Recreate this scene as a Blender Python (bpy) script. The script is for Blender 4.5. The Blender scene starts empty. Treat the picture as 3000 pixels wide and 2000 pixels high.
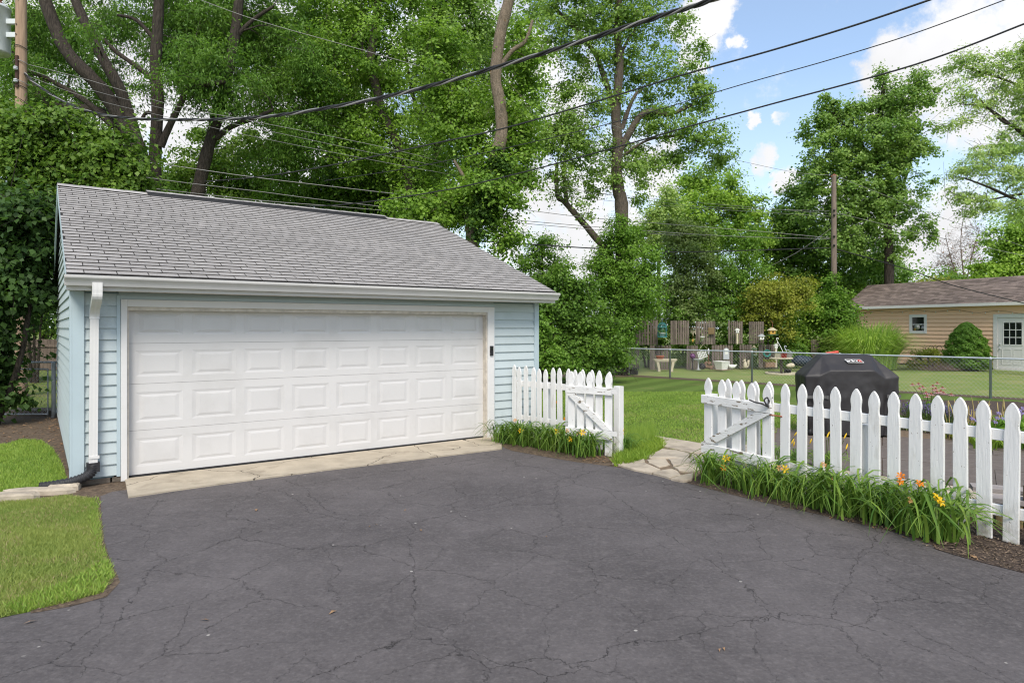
import bpy, math, random
import numpy as np
from mathutils import Vector, Matrix
R = math.radians
S = bpy.context.scene
C = S.collection
rnd = random.Random(7)
nrg = np.random.default_rng(11)
# ------------------------------------------------------------------ camera, sky, sun, exposure
FP, CX, HY, CH = 1955.0, 1500.0, 959.0, 1.74      # focal length and principal lines of the 3000 px photograph, eye height
cd = bpy.data.cameras.new('camera'); cam = bpy.data.objects.new('camera', cd); C.objects.link(cam)
cam.location = (0, 0, CH); cam.rotation_euler = (R(90), 0, 0)
cd.sensor_width = 36; cd.lens = FP / 3000 * 36; cd.shift_y = -(1000 - HY) / 3000
cd.clip_start = .05; cd.clip_end = 2000
S.camera = cam

def N(nt, typ, ins=None, **props):
    n = nt.nodes.new(typ)
    for k, v in props.items():
        setattr(n, k, v)
    for k, v in (ins or {}).items():
        s = n.inputs[k]
        if isinstance(v, bpy.types.NodeSocket):
            nt.links.new(v, s)
        elif isinstance(v, bpy.types.Node):
            nt.links.new(v.outputs[0], s)
        else:
            s.default_value = v
    return n
def math_(nt, op, a, b=0.0, clamp=False):
    return N(nt, 'ShaderNodeMath', {0: a, 1: b}, operation=op, use_clamp=clamp).outputs[0]
def mixc(nt, f, a, b, blend='MIX'):
    n = nt.nodes.new('ShaderNodeMix'); n.data_type = 'RGBA'; n.blend_type = blend
    for i, v in ((0, f), (6, a), (7, b)):
        s = n.inputs[i]
        if isinstance(v, bpy.types.NodeSocket): nt.links.new(v, s)
        elif isinstance(v, bpy.types.Node): nt.links.new(v.outputs[0], s)
        else: s.default_value = v if i == 0 else (*v, 1) if len(v) == 3 else v
    return n.outputs[2]
def mapr(nt, v, a, b, c=0.0, d=1.0, smooth=False):
    return N(nt, 'ShaderNodeMapRange', {0: v, 1: a, 2: b, 3: c, 4: d}, interpolation_type='SMOOTHSTEP' if smooth else 'LINEAR').outputs[0]

SUN_EL, SUN_AZ = 50, 178          # degrees; azimuth counted clockwise from +Y (178: behind the camera)
W = bpy.data.worlds.new('World'); S.world = W; W.use_nodes = True
nt = W.node_tree; nt.nodes.clear()
sky = N(nt, 'ShaderNodeTexSky', sky_type='NISHITA', sun_disc=False, sun_elevation=R(SUN_EL), sun_rotation=R(SUN_AZ),
        altitude=200, air_density=1.0, dust_density=1.2, ozone_density=1.6)
tc = N(nt, 'ShaderNodeTexCoord')
dirv = N(nt, 'ShaderNodeVectorMath', {0: tc.outputs['Generated']}, operation='NORMALIZE').outputs[0]
n1 = N(nt, 'ShaderNodeTexNoise', {'Vector': dirv, 'Scale': 16.0, 'Detail': 10.0, 'Roughness': .62, 'Lacunarity': 2.1}).outputs[0]
n2 = N(nt, 'ShaderNodeTexNoise', {'Vector': dirv, 'Scale': 2.6, 'Detail': 5.0, 'Roughness': .55}).outputs[0]
wn_ = N(nt, 'ShaderNodeTexNoise', {'Vector': dirv, 'Scale': 22.0, 'Detail': 6.0, 'Roughness': .6}).outputs['Color']
wv_ = N(nt, 'ShaderNodeVectorMath', {0: N(nt, 'ShaderNodeVectorMath', {0: wn_, 1: (.5, .5, .5)}, operation='SUBTRACT').outputs[0], 1: (.085, .085, .05)}, operation='MULTIPLY').outputs[0]
dirw = N(nt, 'ShaderNodeVectorMath', {0: N(nt, 'ShaderNodeVectorMath', {0: dirv, 1: wv_}, operation='ADD').outputs[0]}, operation='NORMALIZE').outputs[0]
BL = [(2610, 205, 62, .9), (2760, 185, 95, 1.), (2900, 160, 115, 1.), (3010, 130, 130, 1.), (2700, 270, 80, .9), (2860, 270, 110, .9), (2640, 300, 60, .7),
      (2065, 50, 55, 1.), (2010, 75, 40, .8), (2230, 462, 30, .8), (2310, 342, 13, .75), (2215, 356, 13, .75), (2300, 525, 22, .75),
      (2330, 300, 0, 0), (2030, 160, 24, .6), (1640, 640, 170, .8), (1900, 480, 75, .75), (1560, 280, 130, .85), (1640, 130, 90, .6),
      (600, 330, 420, .85), (200, 100, 420, .6), (1150, 250, 330, .55), (2700, 690, 130, .8), (2160, 128, 14, .5), (2060, 195, 18, .6), (2500, 610, 90, .6)]
acc = None
for px, py, rp, amp in BL:
    if not rp: continue
    d = Vector(((px - CX) / FP, 1, -(py - HY) / FP)); l = d.length; d.normalize()
    ang = rp / FP / l
    dot = N(nt, 'ShaderNodeVectorMath', {0: dirw, 1: tuple(d)}, operation='DOT_PRODUCT').outputs['Value']
    b = mapr(nt, dot, math.cos(ang * 2.1), 1.0, 0, amp, True)
    acc = b if acc is None else math_(nt, 'MAXIMUM', acc, b)
dens = math_(nt, 'ADD', acc, math_(nt, 'MULTIPLY', math_(nt, 'SUBTRACT', n1, .5), 2.2))
gen = mapr(nt, n2, .44, .60, 0, .8, True)
sep = N(nt, 'ShaderNodeSeparateXYZ', {0: dirv})
front = mapr(nt, sep.outputs[1], .2, .45)
gen2 = math_(nt, 'MULTIPLY', gen, math_(nt, 'SUBTRACT', 1.0, front))     # cumulus over the rest of the sky, as in view
gen2 = math_(nt, 'ADD', gen2, math_(nt, 'MULTIPLY', math_(nt, 'SUBTRACT', n1, .5), .6))
dens = math_(nt, 'MAXIMUM', dens, gen2)
cl = mapr(nt, dens, .18, .80, 0, 1, True)
cshade = mapr(nt, N(nt, 'ShaderNodeTexNoise', {'Vector': dirv, 'Scale': 6.0, 'Detail': 4.0}).outputs[0], .3, .7, .8, 1.0)
cloudc = mixc(nt, 1.0, (5.6, 5.6, 5.7), (1, 1, 1), 'MULTIPLY')
cloudc = mixc(nt, 1.0, cloudc, N(nt, 'ShaderNodeCombineColor', {0: cshade, 1: cshade, 2: cshade}).outputs[0], 'MULTIPLY')
skyc = mixc(nt, 1.0, sky.outputs[0], (1.22, 1.30, 1.30), 'MULTIPLY')
haz = mapr(nt, sep.outputs[2], .0, .34, .62, .0)
skyc = mixc(nt, .18, skyc, (4.4, 4.7, 5.2))
skyc = mixc(nt, haz, skyc, (4.7, 5.2, 5.9))
bg = N(nt, 'ShaderNodeBackground', {'Color': mixc(nt, cl, skyc, cloudc), 'Strength': .12})
nt.links.new(bg.outputs[0], N(nt, 'ShaderNodeOutputWorld').inputs[0])

sd = bpy.data.lights.new('sun', 'SUN'); sd.energy = 2.3; sd.angle = R(22); sd.color = (1, .93, .83)
sun = bpy.data.objects.new('sun', sd); C.objects.link(sun)
_v = Vector((math.sin(R(SUN_AZ)) * math.cos(R(SUN_EL)), math.cos(R(SUN_AZ)) * math.cos(R(SUN_EL)), math.sin(R(SUN_EL))))
sun.rotation_euler = _v.to_track_quat('Z', 'Y').to_euler(); sun.location = (0, 0, 40)
vs = S.view_settings
S.display_settings.display_device = 'sRGB'; vs.view_transform = 'Standard'; vs.look = 'None'; vs.exposure = 0.68; vs.gamma = 1
vs.use_curve_mapping = False
S.cycles.max_bounces = 8; S.cycles.diffuse_bounces = 4; S.cycles.transparent_max_bounces = 4
S.cycles.use_denoising = True; S.cycles.pixel_filter_type = 'BLACKMAN_HARRIS'; S.cycles.filter_width = 1.15

# ------------------------------------------------------------------ helpers
def gp(px, py, z=0.0):             # the ground point seen there
    Y = CH * FP / (py - HY); return Vector(((px - CX) / FP * Y, Y, z))
def at(px, py, Y):                 # the point seen there at distance Y
    return Vector(((px - CX) / FP * Y, Y, CH - (py - HY) / FP * Y))
def gy(Y): return HY + CH * FP / Y
def tag(o, label=None, cat=None, group=None, kind=None):
    if label: o['label'] = label
    if cat: o['category'] = cat
    if group: o['group'] = group
    if kind: o['kind'] = kind
    return o
def thing(name, label, cat, loc=(0, 0, 0), rz=0.0, group=None):
    o = bpy.data.objects.new(name, None); C.objects.link(o); o.location = loc; o.rotation_euler = (0, 0, rz)
    o.empty_display_size = .2
    return tag(o, label, cat, group)
def ob(name, me, mat=None, parent=None, mx=None):
    if mat is not None and not me.materials: me.materials.append(mat)
    o = bpy.data.objects.new(name, me); C.objects.link(o)
    if parent: o.parent = parent
    if mx is not None: o.matrix_local = mx
    return o
def T(*v): return Matrix.Translation(Vector(v))
def RZ(a): return Matrix.Rotation(a, 4, 'Z')
def RX(a): return Matrix.Rotation(a, 4, 'X')
def RY(a): return Matrix.Rotation(a, 4, 'Y')
def SC(x, y, z): return Matrix.Diagonal((x, y, z, 1))
class MB:
    def __init__(s): s.v = []; s.f = []; s.sm = []
    def add(s, vs_, fs, M=None, smooth=False):
        o = len(s.v)
        s.v += [tuple(M @ Vector(p)) if M is not None else tuple(p) for p in vs_]
        s.f += [tuple(i + o for i in f) for f in fs]; s.sm += [smooth] * len(fs); return s
    def box(s, x0, x1, y0, y1, z0, z1, M=None):
        v = [(x0, y0, z0), (x1, y0, z0), (x1, y1, z0), (x0, y1, z0), (x0, y0, z1), (x1, y0, z1), (x1, y1, z1), (x0, y1, z1)]
        return s.add(v, [(0, 3, 2, 1), (4, 5, 6, 7), (0, 1, 5, 4), (1, 2, 6, 5), (2, 3, 7, 6), (3, 0, 4, 7)], M)
    def bev(s, x0, x1, y0, y1, z0, z1, b=.004, M=None):     # box with its front-view outline chamfered
        v = []
        for y, k in ((y0, b), (y0 + b, 0), (y1, 0)):
            v += [(x0 + k, y, z0 + k), (x1 - k, y, z0 + k), (x1 - k, y, z1 - k), (x0 + k, y, z1 - k)]
        f = [(0, 1, 2, 3), (11, 10, 9, 8)]
        for a in (0, 4):
            for i in range(4):
                j = (i + 1) % 4; f.append((a + j, a + i, a + 4 + i, a + 4 + j))
        return s.add(v, f, M)
    def prism(s, poly, y0, y1, M=None, b=0.0):              # outline in x,z pushed along y
        n = len(poly); v = [(x, y0, z) for x, z in poly] + [(x, y1, z) for x, z in poly]
        f = [tuple(range(n)), tuple(range(2 * n - 1, n - 1, -1))]
        f += [((i + 1) % n, i, i + n, (i + 1) % n + n) for i in range(n)]
        return s.add(v, f, M)
    def slab(s, poly, z0, z1, M=None, inset=0.0):           # outline in x,y pushed along z
        n = len(poly); v = [(x, y, z0) for x, y in poly] + [(x, y, z1) for x, y in poly]
        f = [tuple(range(n - 1, -1, -1)), tuple(range(n, 2 * n))]
        f += [(i, (i + 1) % n, (i + 1) % n + n, i + n) for i in range(n)]
        return s.add(v, f, M)
    def tube(s, pts, rad, n=6, cap=True, smooth=True):
        pts = [Vector(p) for p in pts]; m = len(pts)
        if not hasattr(rad, '__len__'): rad = [rad] * m
        v = []; prev = None
        for i, p in enumerate(pts):
            t = (pts[min(i + 1, m - 1)] - pts[max(i - 1, 0)])
            t = t.normalized() if t.length > 1e-9 else Vector((0, 0, 1))
            if prev is None:
                a = t.cross(Vector((0, 0, 1)));
                if a.length < .05: a = t.cross(Vector((1, 0, 0)))
            else:
                a = prev - t * prev.dot(t)
            a.normalize(); prev = a; b = t.cross(a)
            for k in range(n):
                q = 2 * math.pi * k / n
                v.append(p + (a * math.cos(q) + b * math.sin(q)) * rad[i])
        f = []
        for i in range(m - 1):
            for k in range(n):
                k2 = (k + 1) % n
                f.append((i * n + k, i * n + k2, (i + 1) * n + k2, (i + 1) * n + k))
        s.add(v, f, None, smooth)
        if cap: s.add(v[:n], [tuple(range(n - 1, -1, -1))]); s.add(v[-n:], [tuple(range(n))])
        return s
    def lathe(s, prof, n=16, M=None, smooth=True):
        v = []; f = []
        for r, z in prof:
            for k in range(n):
                q = 2 * math.pi * k / n; v.append((r * math.cos(q), r * math.sin(q), z))
        for i in range(len(prof) - 1):
            for k in range(n):
                k2 = (k + 1) % n; f.append((i * n + k, i * n + k2, (i + 1) * n + k2, (i + 1) * n + k))
        f.append(tuple(range(n - 1, -1, -1))); L = (len(prof) - 1) * n; f.append(tuple(range(L, L + n)))
        return s.add(v, f, M, smooth)
    def me(s, name):
        m = bpy.data.meshes.new(name); m.from_pydata(s.v, [], s.f)
        if any(s.sm): m.polygons.foreach_set('use_smooth', s.sm)
        m.update(); return m
    def ob(s, name, mat, parent=None, mx=None): return ob(name, s.me(name), mat, parent, mx)
def sphere_prof(r, z, k=8, sz=1.0): return [(max(1e-4, r * math.sin(math.pi * i / k)), z - r * sz * math.cos(math.pi * i / k)) for i in range(k + 1)]
def smooth_path(pts, k=6):
    P = [Vector(p) for p in pts]; out = []
    for i in range(len(P) - 1):
        a, b, c, d = P[max(i - 1, 0)], P[i], P[i + 1], P[min(i + 2, len(P) - 1)]
        for j in range(k):
            t = j / k
            out.append(.5 * ((2 * b) + (c - a) * t + (2 * a - 5 * b + 4 * c - d) * t * t + (3 * b - a - 3 * c + d) * t ** 3))
    return out + [P[-1]]
def qmesh(name, V, nv):            # V: (faces*nv, 3) loose polygons of nv corners
    me = bpy.data.meshes.new(name); n = len(V); nf = n // nv
    me.vertices.add(n); me.vertices.foreach_set('co', np.ascontiguousarray(V, dtype=np.float32).ravel())
    me.loops.add(n); me.loops.foreach_set('vertex_index', np.arange(n, dtype=np.int32))
    me.polygons.add(nf); me.polygons.foreach_set('loop_start', np.arange(0, n, nv, dtype=np.int32))
    me.update(calc_edges=True); return me
def stripmesh(name, V, nb, rows):  # V: (nb, rows, 2, 3) ribbons
    me = bpy.data.meshes.new(name); n = nb * rows * 2
    me.vertices.add(n); me.vertices.foreach_set('co', np.ascontiguousarray(V, dtype=np.float32).ravel())
    base = (np.arange(nb) * rows * 2)[:, None, None] + (np.arange(rows - 1) * 2)[None, :, None] + np.array([0, 1, 3, 2])[None, None, :]
    L = base.reshape(-1).astype(np.int32)
    me.loops.add(len(L)); me.loops.foreach_set('vertex_index', L)
    me.polygons.add(len(L) // 4); me.polygons.foreach_set('loop_start', np.arange(0, len(L), 4, dtype=np.int32))
    me.polygons.foreach_set('use_smooth', np.ones(len(L) // 4, dtype=bool))
    me.update(calc_edges=True); return me
def unit(a): return a / np.maximum(np.linalg.norm(a, axis=-1, keepdims=True), 1e-9)

# ------------------------------------------------------------------ materials
def newmat(name):
    m = bpy.data.materials.new(name); m.use_nodes = True; t = m.node_tree; t.nodes.clear()
    o = N(t, 'ShaderNodeOutputMaterial'); p = N(t, 'ShaderNodeBsdfPrincipled'); t.links.new(p.outputs[0], o.inputs[0])
    return m, t, p, o
def mat(name, col, rough=.6, var=.12, scale=4.0, bump=0.0, bscale=60.0, metal=0.0, spec=.3, stretch=(1, 1, 1), dirt=None, dirtlo=.6, dirthi=.75, dscale=5.0, dstretch=(1, 1, 1), rand=0.0, island=False, world=False):
    m, t, p, o = newmat(name)
    co = N(t, 'ShaderNodeNewGeometry').outputs['Position'] if world else N(t, 'ShaderNodeTexCoord').outputs['Object']
    if not world:      # shared meshes: shift the grain by object
        co = N(t, 'ShaderNodeVectorMath', {0: co, 1: N(t, 'ShaderNodeVectorMath', {0: N(t, 'ShaderNodeObjectInfo').outputs['Location'], 1: (7.3, 3.1, 5.7)}, operation='MULTIPLY').outputs[0]}, operation='ADD').outputs[0]
    mp = N(t, 'ShaderNodeMapping', {'Vector': co, 'Scale': stretch})
    n = N(t, 'ShaderNodeTexNoise', {'Vector': mp, 'Scale': scale, 'Detail': 6.0, 'Roughness': .6}).outputs[0]
    f = mapr(t, n, .3, .7)
    c = mixc(t, f, tuple(max(0, x * (1 - var)) for x in col), tuple(min(1, x * (1 + var)) for x in col))
    if rand:
        r_ = N(t, 'ShaderNodeNewGeometry').outputs['Random Per Island'] if island else N(t, 'ShaderNodeObjectInfo').outputs['Random']
        k = mapr(t, r_, 0, 1, 1 - rand, 1 + rand)
        c = mixc(t, 1.0, c, N(t, 'ShaderNodeCombineColor', {0: k, 1: k, 2: k}).outputs[0], 'MULTIPLY')
    if dirt:
        mp2 = N(t, 'ShaderNodeMapping', {'Vector': co, 'Scale': dstretch})
        d = N(t, 'ShaderNodeTexNoise', {'Vector': mp2, 'Scale': dscale, 'Detail': 8.0, 'Roughness': .65}).outputs[0]
        c = mixc(t, mapr(t, d, dirtlo, dirthi), c, dirt)
    t.links.new(c, p.inputs['Base Color'])
    p.inputs['Roughness'].default_value = rough; p.inputs['Metallic'].default_value = metal; p.inputs['Specular IOR Level'].default_value = spec
    if bump:
        mp3 = N(t, 'ShaderNodeMapping', {'Vector': co, 'Scale': stretch})
        bn = N(t, 'ShaderNodeTexNoise', {'Vector': mp3, 'Scale': bscale, 'Detail': 5.0}).outputs[0]
        t.links.new(N(t, 'ShaderNodeBump', {'Strength': bump, 'Distance': .06 if name.startswith('bark') else .01, 'Height': bn}).outputs[0], p.inputs['Normal'])
    return m
def leafmat(name, dark, light, third=None, trans=.38, rough=.5, spec=.25, patch=.45, gain=1.0):
    w_ = (1.42, 1.18, .90) if dark[1] > dark[0] else (.62, .62, .62); dark = tuple(min(1, x * 2.0 * k * gain) for x, k in zip(dark, w_)); light = tuple(min(1, x * 1.68 * k * gain) for x, k in zip(light, w_))
    m, t, p, o = newmat(name)
    r_ = N(t, 'ShaderNodeNewGeometry').outputs['Random Per Island']
    co = N(t, 'ShaderNodeNewGeometry').outputs['Position']
    n = N(t, 'ShaderNodeTexNoise', {'Vector': co, 'Scale': .9, 'Detail': 3.0}).outputs[0]
    k = math_(t, 'ADD', math_(t, 'MULTIPLY', r_, 1 - patch), math_(t, 'MULTIPLY', mapr(t, n, .3, .7), patch), True)
    cr = N(t, 'ShaderNodeValToRGB', {0: k})
    e = cr.color_ramp.elements; e[0].color = (*dark, 1); e[1].color = (*light, 1); e[0].position = .1; e[1].position = .9
    if third: x = cr.color_ramp.elements.new(.97); x.color = (*third, 1)
    c = cr.outputs[0]
    t.links.new(c, p.inputs['Base Color']); p.inputs['Roughness'].default_value = rough; p.inputs['Specular IOR Level'].default_value = spec
    tl = N(t, 'ShaderNodeBsdfTranslucent', {0: mixc(t, 1.0, c, (1.25, 1.35, .75), 'MULTIPLY')})
    mx = N(t, 'ShaderNodeMixShader', {0: trans, 1: p.outputs[0], 2: tl.outputs[0]})
    t.links.new(mx.outputs[0], o.inputs[0]); return m

def asphalt():
    m, t, p, o = newmat('asphalt')
    co = N(t, 'ShaderNodeNewGeometry').outputs['Position']
    wob = N(t, 'ShaderNodeTexNoise', {'Vector': co, 'Scale': 1.5, 'Detail': 8.0, 'Roughness': .7}).outputs['Color']
    wv = N(t, 'ShaderNodeVectorMath', {0: N(t, 'ShaderNodeVectorMath', {0: wob, 1: (.5, .5, .5)}, operation='SUBTRACT').outputs[0], 1: (.50, .50, .0)}, operation='MULTIPLY').outputs[0]
    cw = N(t, 'ShaderNodeVectorMath', {0: co, 1: wv}, operation='ADD').outputs[0]
    mp = N(t, 'ShaderNodeMapping', {'Vector': cw, 'Scale': (1, .78, 0), 'Rotation': (0, 0, .5)})
    v1 = N(t, 'ShaderNodeTexVoronoi', {'Vector': mp, 'Scale': .50, 'Randomness': 1.0}, feature='DISTANCE_TO_EDGE', voronoi_dimensions='2D').outputs['Distance']
    v2 = N(t, 'ShaderNodeTexVoronoi', {'Vector': mp, 'Scale': 1.7}, feature='DISTANCE_TO_EDGE', voronoi_dimensions='2D').outputs['Distance']
    msk = N(t, 'ShaderNodeTexNoise', {'Vector': co, 'Scale': .55, 'Detail': 3.0}).outputs[0]
    wvar = mapr(t, N(t, 'ShaderNodeTexNoise', {'Vector': co, 'Scale': 2.3, 'Detail': 3.0}).outputs[0], .35, .7, .0006, .0018)
    c1 = math_(t, 'SUBTRACT', 1.0, math_(t, 'DIVIDE', v1, wvar), True)
    c1 = math_(t, 'MULTIPLY', c1, mapr(t, msk, .30, .42))
    c2 = math_(t, 'MULTIPLY', mapr(t, v2, .0010, .0042, 1, 0), mapr(t, msk, .40, .52, 0, .6))
    cr = math_(t, 'MAXIMUM', c1, c2)
    mp2 = N(t, 'ShaderNodeMapping', {'Vector': co, 'Scale': (1, 1.0, 1)})
    big = N(t, 'ShaderNodeTexNoise', {'Vector': mp2, 'Scale': .8, 'Detail': 8.0, 'Roughness': .62}).outputs[0]
    fine = N(t, 'ShaderNodeTexNoise', {'Vector': mp2, 'Scale': 38.0, 'Detail': 5.0, 'Roughness': .7}).outputs[0]
    med = N(t, 'ShaderNodeTexNoise', {'Vector': mp2, 'Scale': 9.0, 'Detail': 6.0, 'Roughness': .7}).outputs[0]
    c = mixc(t, mapr(t, big, .36, .64), (.074, .066, .066), (.112, .100, .100))
    c = mixc(t, mapr(t, med, .5, .7, 0, .42), c, (.165, .148, .145))
    c = mixc(t, mapr(t, fine, .5, .75, 0, .5), c, (.19, .176, .172))
    c = mixc(t, mapr(t, fine, .42, .25, 0, .75), c, (.034, .031, .033))
    sp = N(t, 'ShaderNodeTexVoronoi', {'Vector': co, 'Scale': 7.0}).outputs
    sc2 = math_(t, 'MULTIPLY', mapr(t, sp['Distance'], .06, .09, 1, 0), mapr(t, N(t, 'ShaderNodeSeparateColor', {0: sp['Color']}).outputs[0], .90, .91))
    c = mixc(t, math_(t, 'MULTIPLY', sc2, .8), c, (.42, .4, .36))
    scu = N(t, 'ShaderNodeTexNoise', {'Vector': co, 'Scale': 3.2, 'Detail': 9.0, 'Roughness': .75}).outputs[0]
    c = mixc(t, mapr(t, scu, .63, .74, 0, .4), c, (.27, .25, .24))
    c = mixc(t, math_(t, 'MULTIPLY', cr, .82), c, (.028, .025, .023))
    # weathered brown rim towards the flower bed and the apron
    t.links.new(c, p.inputs['Base Color']); p.inputs['Roughness'].default_value = .82; p.inputs['Specular IOR Level'].default_value = .28
    h = math_(t, 'SUBTRACT', math_(t, 'ADD', math_(t, 'MULTIPLY', fine, .5), math_(t, 'MULTIPLY', med, .6)), math_(t, 'MULTIPLY', cr, 2.2))
    t.links.new(N(t, 'ShaderNodeBump', {'Strength': .75, 'Distance': .012, 'Height': h}).outputs[0], p.inputs['Normal'])
    return m
def crackmat(name, col, dirt):
    m = mat(name, col, .9, .16, 3, .4, 90, world=True, dirt=dirt, dirtlo=.56, dirthi=.78, dscale=2.2); t = m.node_tree
    p = next(n for n in t.nodes if n.type == 'BSDF_PRINCIPLED'); c = p.inputs['Base Color'].links[0].from_socket
    co = N(t, 'ShaderNodeNewGeometry').outputs['Position']
    wb = N(t, 'ShaderNodeTexNoise', {'Vector': co, 'Scale': 3.0, 'Detail': 6.0}).outputs['Color']
    cw = N(t, 'ShaderNodeVectorMath', {0: co, 1: N(t, 'ShaderNodeVectorMath', {0: wb, 1: (.3, .3, 0)}, operation='MULTIPLY').outputs[0]}, operation='ADD').outputs[0]
    v = N(t, 'ShaderNodeTexVoronoi', {'Vector': cw, 'Scale': .75}, feature='DISTANCE_TO_EDGE', voronoi_dimensions='2D').outputs['Distance']
    t.links.new(mixc(t, mapr(t, v, .002, .006, .9, 0), c, (.03, .025, .02)), p.inputs['Base Color']); return m
def lawnmat(name, a, b, dry, drylo=.55, stripes=0.0):
    m, t, p, o = newmat(name)
    co = N(t, 'ShaderNodeNewGeometry').outputs['Position']
    n = N(t, 'ShaderNodeTexNoise', {'Vector': co, 'Scale': .9, 'Detail': 6.0, 'Roughness': .65}).outputs[0]
    f = N(t, 'ShaderNodeTexNoise', {'Vector': co, 'Scale': 55.0, 'Detail': 4.0, 'Roughness': .7}).outputs[0]
    g = N(t, 'ShaderNodeTexNoise', {'Vector': co, 'Scale': 14.0, 'Detail': 4.0, 'Roughness': .7}).outputs[0]
    c = mixc(t, mapr(t, math_(t, 'ADD', math_(t, 'MULTIPLY', f, .55), math_(t, 'MULTIPLY', g, .45)), .35, .65), a, b)
    if stripes:
        s = N(t, 'ShaderNodeTexWave', {'Vector': N(t, 'ShaderNodeMapping', {'Vector': co, 'Rotation': (0, 0, .62)}), 'Scale': .30, 'Distortion': 2.2, 'Detail': 2.0, 'Detail Scale': .5}).outputs[1]
        k = mapr(t, s, .2, .8, 1 - stripes, 1 + stripes)
        c = mixc(t, 1.0, c, N(t, 'ShaderNodeCombineColor', {0: k, 1: k, 2: k}).outputs[0], 'MULTIPLY')
    c = mixc(t, mapr(t, n, drylo, drylo + .2, 0, .7), c, dry)
    t.links.new(c, p.inputs['Base Color']); p.inputs['Roughness'].default_value = .9; p.inputs['Specular IOR Level'].default_value = .1
    t.links.new(N(t, 'ShaderNodeBump', {'Strength': .8, 'Distance': .03, 'Height': f}).outputs[0], p.inputs['Normal'])
    return m

M = {}
M['asphalt'] = asphalt()
M['lawn'] = lawnmat('lawn_near', (.085, .13, .03), (.16, .21, .055), (.29, .26, .125), .48)
M['lawn_mid'] = lawnmat('lawn_striped', (.075, .13, .025), (.14, .20, .05), (.23, .21, .09), .55, .15)
M['lawn_far'] = lawnmat('lawn_neighbour', (.14, .205, .05), (.23, .30, .085), (.33, .30, .14), .46)
M['soil'] = mat('soil', (.10, .072, .05), .95, .5, 14, .9, 40, world=True, dirt=(.2, .15, .10), dirtlo=.52, dirthi=.7, dscale=30)
M['mulch'] = mat('mulch', (.06, .043, .034), .95, .5, 40, 1.0, 60, world=True, dirt=(.16, .12, .085), dirtlo=.52, dirthi=.66, dscale=45)
M['chip'] = mat('wood_chip', (.15, .11, .078), .9, .4, 30, rand=.65, island=True)
M['apron'] = crackmat('concrete_buff', (.41, .355, .275), (.21, .175, .13))
M['stone'] = mat('flagstone', (.43, .37, .29), .9, .16, 6, .5, 50, world=True, dirt=(.22, .185, .15), dirtlo=.5, dirthi=.75, dscale=3.5)
M['sand'] = mat('path_bed', (.17, .125, .085), .95, .35, 20, .6, 60, world=True)
M['slate'] = mat('patio_slab', (.135, .112, .098), .85, .22, 7, .5, 40, world=True, stretch=(1, 4, 1), dirt=(.2, .17, .15), dirtlo=.55, dirthi=.75, dscale=6)
M['blue'] = mat('blue_siding', (.47, .535, .55), .55, .05, 2.5, .12, 50, stretch=(.25, 2, 2), dirt=(.41, .48, .49), dirtlo=.55, dirthi=.8, dscale=3)
M['bluetrim'] = mat('blue_trim', (.43, .52, .56), .5, .04, 2)
M['wallcore'] = mat('wall_board', (.20, .27, .29), .7, .05, 2)
M['white'] = mat('white_paint', (.68, .67, .66), .45, .03, 3, .08, 25, dirt=(.62, .61, .58), dirtlo=.6, dirthi=.85, dscale=3)
M['door'] = mat('door_white', (.615, .605, .60), .38, .025, 1.2, .05, 140, stretch=(.3, 1, 1.0), dirt=(.54, .53, .52), dirtlo=.5, dirthi=.8, dscale=1.7)
M['jamb'] = mat('jamb_stained', (.55, .50, .43), .8, .2, 12)
M['gutter'] = mat('gutter_white', (.60, .585, .57), .35, .05, 3, dirt=(.5, .46, .41), dirtlo=.58, dirthi=.8, dscale=5, dstretch=(.5, 1, 6), spec=.4)
M['soffit'] = mat('soffit', (.60, .55, .49), .6, .08, 3)
M['dark'] = mat('dark_void', (.014, .013, .012), .9)
M['rubber'] = mat('black_rubber', (.03, .03, .033), .5, .2, 10)
M['shingle'] = mat('shingle', (.37, .352, .338), .95, .16, 8, .8, 220, rand=.09)
M['shingles'] = mat('shingle_mass', (.37, .352, .338), .95, .16, 8, .8, 220, rand=.09, island=True)
M['butt'] = mat('shingle_cut_edge', (.075, .07, .068), .95)
M['deck'] = mat('roof_felt', (.035, .033, .032), .95)
M['block'] = mat('concrete_block', (.12, .10, .08), .95, .4, 12, .7, 60)
M['picket'] = mat('picket_paint', (.73, .725, .715), .5, .05, 5, .4, 18, stretch=(3, 3, .35), dirt=(.52, .50, .45), dirtlo=.58, dirthi=.80, dscale=4, dstretch=(1.5, 1.5, .5))
_m = M['picket'].node_tree; _p = next(n for n in _m.nodes if n.type == 'BSDF_PRINCIPLED'); _c = _p.inputs['Base Color'].links[0].from_socket
_co = N(_m, 'ShaderNodeTexCoord').outputs['Object']; _ps = N(_m, 'ShaderNodeNewGeometry').outputs['Position']
_z = N(_m, 'ShaderNodeSeparateXYZ', {0: _co}).outputs[2]
_g = math_(_m, 'MULTIPLY', mapr(_m, _z, .38, .0), mapr(_m, N(_m, 'ShaderNodeTexNoise', {'Vector': _ps, 'Scale': 14.0, 'Detail': 6.0}).outputs[0], .38, .68))      # soil splash on the feet of the pickets
_c = mixc(_m, _g, _c, (.34, .31, .25))
_s = N(_m, 'ShaderNodeTexNoise', {'Vector': _ps, 'Scale': 42.0, 'Detail': 3.0}).outputs[0]
_c = mixc(_m, mapr(_m, _s, .70, .73, 0, .8), _c, (.22, .18, .14))      # chips in the paint
_m.links.new(_c, _p.inputs['Base Color'])
M['peel'] = mat('peeling_paint', (.72, .715, .70), .6, .06, 5, .45, 26, stretch=(1, 3, 3), dirt=(.17, .13, .085), dirtlo=.585, dirthi=.605, dscale=8, dstretch=(.9, 3, 3.6))
M['oldwood'] = mat('grey_pallet_wood', (.145, .118, .10), .9, .35, 9, .5, 30, stretch=(4, 4, .5), rand=.28)
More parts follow.
